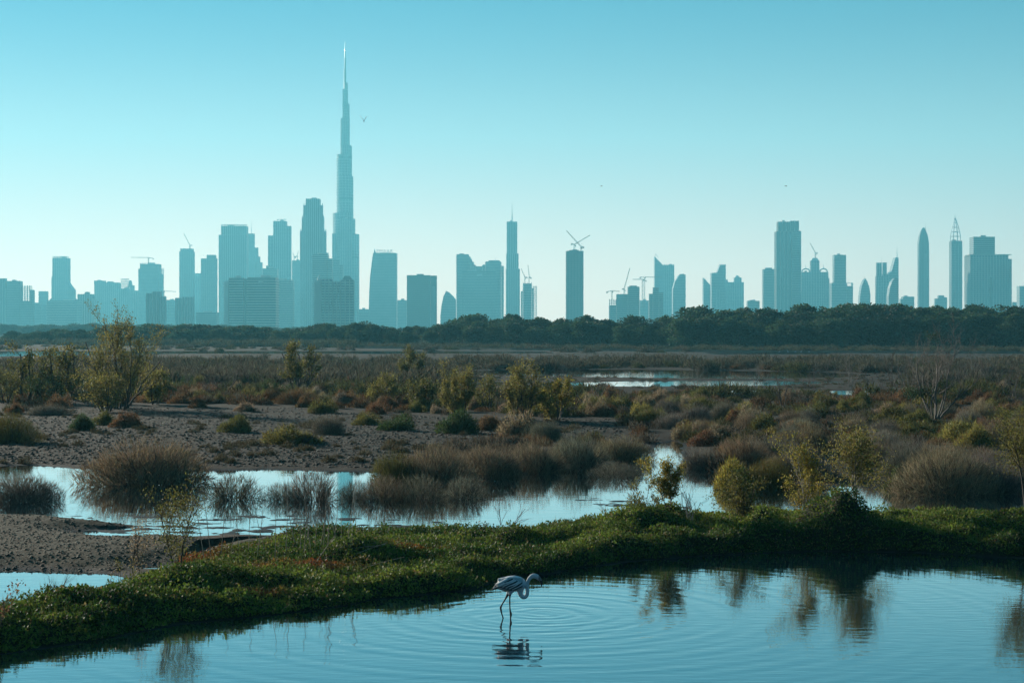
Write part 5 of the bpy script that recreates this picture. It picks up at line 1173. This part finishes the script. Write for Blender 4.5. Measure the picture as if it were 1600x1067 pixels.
for side in (-1, 1):
    # the folded wing: a shallow shell over the flank, then three rows of feathers on it
    V_ = []; f = []; nu_, nv_ = 14, 8
    for j in range(nv_ + 1):
        for i in range(nu_ + 1):
            u = lerp(-.95, .80, i / nu_); v = lerp(-.50, .82, j / nv_); k = math.sqrt(max(.02, 1 - .86 * u * u - .8 * v * v)); V_.append((ACX + u * AA, side * (AB * k + .002), ACZ + v * AC * math.sqrt(max(.2, 1 - .55 * u * u))))
    for j in range(nv_):
        for i in range(nu_): a = j * (nu_ + 1) + i; f.append((a, a + 1, a + nu_ + 2, a + nu_ + 1) if side < 0 else (a, a + nu_ + 1, a + nu_ + 2, a + 1))
    wing = link('wing', np_mesh('wing', np.array(V_), np.array(f), M['feather_grey'], True), flam); so = wing.modifiers.new('t', 'SOLIDIFY'); so.thickness = .006
    g = random.Random(3)
    for i in range(8):      # long dark flight feathers along the lower edge and over the tail
        t = i / 7; a = fz(lerp(300, 395, t), lerp(222, 262, t)); b_ = fz(lerp(172, 300, t), lerp(268, 288, t)); feather(wing, *a, *b_, .013, 'feather_dark' if i % 2 else 'feather_grey', .010, side)
    for i in range(9):      # middle row, pale with dark between
        t = i / 8; a = fz(lerp(318, 428, t), lerp(205, 246, t)); b_ = fz(lerp(238, 352, t), lerp(246, 282, t)); feather(wing, *a, *b_, .0085, 'feather_dark' if i % 2 == 0 else 'feather_pale', .014, side)
    for i in range(8):      # shoulder row
        t = i / 7; a = fz(lerp(345, 440, t), lerp(180, 222, t)); b_ = fz(lerp(268, 376, t), lerp(214, 262, t)); feather(wing, *a, *b_, .0105, 'feather_pale' if i % 3 else 'feather_dark', .018, side)
    for i in range(4):      # feathers over the back towards the tail
        t = i / 3; a = fz(lerp(300, 330, t), lerp(176, 200, t)); b_ = fz(lerp(186, 210, t), lerp(240, 258, t)); feather(wing, *a, *b_, .014, 'feather_grey' if i % 2 else 'feather_pale', .016, side)

def wader(label, px, py, hpx, group, c=(.75, .75, .75), face=1, Y=None, zb=0.0, name='egret', pose='up', cat='bird'):
    if Y is None: X, Y = gnd(px, py, zb)
    X = gx(px, Y); k = hpx * Y / F
    neck = [(.10, 0, .52, .07), (.16, 0, .62, .04), (.13, 0, .74, .03), (.17, 0, .86, .03), (.21, 0, .93, .04), (.29, 0, .93, .018), (.40, 0, .91, .006)] if pose == 'up' else [(.10, 0, .52, .07), (.22, 0, .50, .035), (.30, 0, .36, .028), (.36, 0, .18, .03), (.40, 0, .10, .01)]
    ch = [([(-.34, 0, .40, .02), (-.22, 0, .46, .07), (-.06, 0, .50, .115), (.06, 0, .52, .11), (.14, 0, .55, .06)], .8), (neck, .9), ([(0, -.03, .46, .04), (0, -.03, .25, .016), (.01, -.03, -.08, .014)], 1), ([(-.03, .03, .46, .04), (-.06, .03, .25, .016), (-.04, .03, -.08, .014)], 1)]
    def pf(v):
        q = np.tile(np.array(c), (len(v), 1)); q[v[:, 2] < .36] = (.04, .04, .035); q[v[:, 0] > .28] = (.25, .2, .06); return q
    me = fused(name, ch, .016, pf, M['plume']); o = link(name, me, None, (X, Y, zb)); o.scale = (k * face, k, k); tag(o, label, cat, group)
wader('white egret on the green patch, left of two', 661, 578, 12, None, face=-1, zb=.5)
wader('white egret on the green patch, right of two', 677, 579, 10, None, face=1, zb=.5)
for i, (px, f_, po) in enumerate(((1218, 1, 'down'), (1231, -1, 'up'), (1243, 1, 'down'), (1252, 1, 'up'), (1264, -1, 'down'))):
    wader('tiny white wading bird in the far lagoon strip, %s of five' % ('leftmost', 'second from the left', 'middle', 'second from the right', 'rightmost')[i], px, 552.2, 5.5, 'white birds in the far lagoon', (.75, .72, .70), f_, None, 0, 'wading_bird', po)
wader('dark and white bird perched in the right edge tree', 1581, 600, 12, None, (.05, .05, .05), -1, 42.4, zz(606, 42.4), 'perched_bird')
def flyer(label, px, py, Y, span, up, c, heading):
    """body, tail and two wings raised by the angle up"""
    mat = solid('flying_plumage', c); p = []
    root = empty('flying_bird', (gx(px, Y), Y, zz(py, Y)), heading); tag(root, label, 'bird')
    bm = bmesh.new(); chain(bm, smooth_chain([(-.30, 0, 0, .012), (-.18, 0, 0, .04), (0, 0, 0, .065), (.14, 0, .01, .055), (.22, 0, .02, .035), (.30, 0, .01, .008)]), .9, 10); me = bpy.data.meshes.new('body'); bm.to_mesh(me); bm.free(); me.materials.append(mat); link('body', me, root)
    for s_ in (-1, 1):
        V_ = []; f = []
        for i in range(7):
            t = i / 6; e = up * (1 - .25 * t); L_ = span * .5 * t; ch_ = .17 * (1 - t ** 2.2) + .015; sw = -.10 * t * t + .05 * math.sin(math.pi * t)
            y = s_ * (.03 + L_ * math.cos(e)); z = .03 + L_ * math.sin(e)
            V_ += [(sw + ch_ * .5, y, z + .006), (sw - ch_ * .5, y, z), (sw + ch_ * .1, y, z + .014)]
        for i in range(6):
            a = i * 3; f += [(a, a + 2, a + 5, a + 3), (a + 2, a + 1, a + 4, a + 5)]
        o = link('wing', np_mesh('wing', np.array(V_), np.array(f), mat, True), root); so = o.modifiers.new('t', 'SOLIDIFY'); so.thickness = .012
flyer('small white bird in the sky just right of the tall needle tower', 568.5, 190, 260, 2.0, R(72), (.85, .85, .85), R(75))
flyer('dark speck of a bird in the sky above the broad ribbed tower', 1228, 291, 330, .55, R(12), (.05, .05, .05), R(20))
flyer('faint speck of a bird in the sky above the lone crane tower', 940, 291, 420, .5, R(20), (.08, .08, .08), R(-30))
# ------------------------------------------------------------------ the air
m = Boxes(); m.box(-5200, 5200, -700, 7600, -3.2, 856)
hm, hnt, hb = new_mat('haze_air'); hnt.nodes.remove(hb)
vol = nod(hnt, 'ShaderNodeVolumePrincipled')
vol.inputs['Color'].default_value = (0.25, 0.83, 1.0, 1); vol.inputs['Density'].default_value = 1.5e-4; vol.inputs['Anisotropy'].default_value = 0.2
hnt.links.new(vol.outputs[0], hnt.nodes['Material Output'].inputs['Volume'])
tag(link('haze', m.mesh('haze', hm)), None, None, None, 'stuff')

# alike things that share a label are told apart by their order from left to right
ORD = ['leftmost', 'second', 'third', 'fourth', 'fifth', 'sixth', 'seventh', 'eighth', 'ninth', 'tenth', 'eleventh', 'twelfth', 'thirteenth', 'fourteenth', 'fifteenth', 'sixteenth', 'seventeenth', 'eighteenth', 'nineteenth', 'twentieth', 'twenty-first', 'twenty-second', 'twenty-third', 'twenty-fourth', 'twenty-fifth', 'twenty-sixth', 'twenty-seventh', 'twenty-eighth']
same = {}
for o in COL.objects:
    if o.parent is None and 'category' in o and 'label' in o: same.setdefault(o['label'], []).append(o)
for lab, os_ in same.items():
    if len(os_) < 2: continue
    os_.sort(key=lambda o: o.location.x / max(o.location.y, 1))
    for i, o in enumerate(os_): o['label'] = lab + (', leftmost' if i == 0 else (', rightmost' if i == len(os_) - 1 else ', %s from left' % ORD[i]))
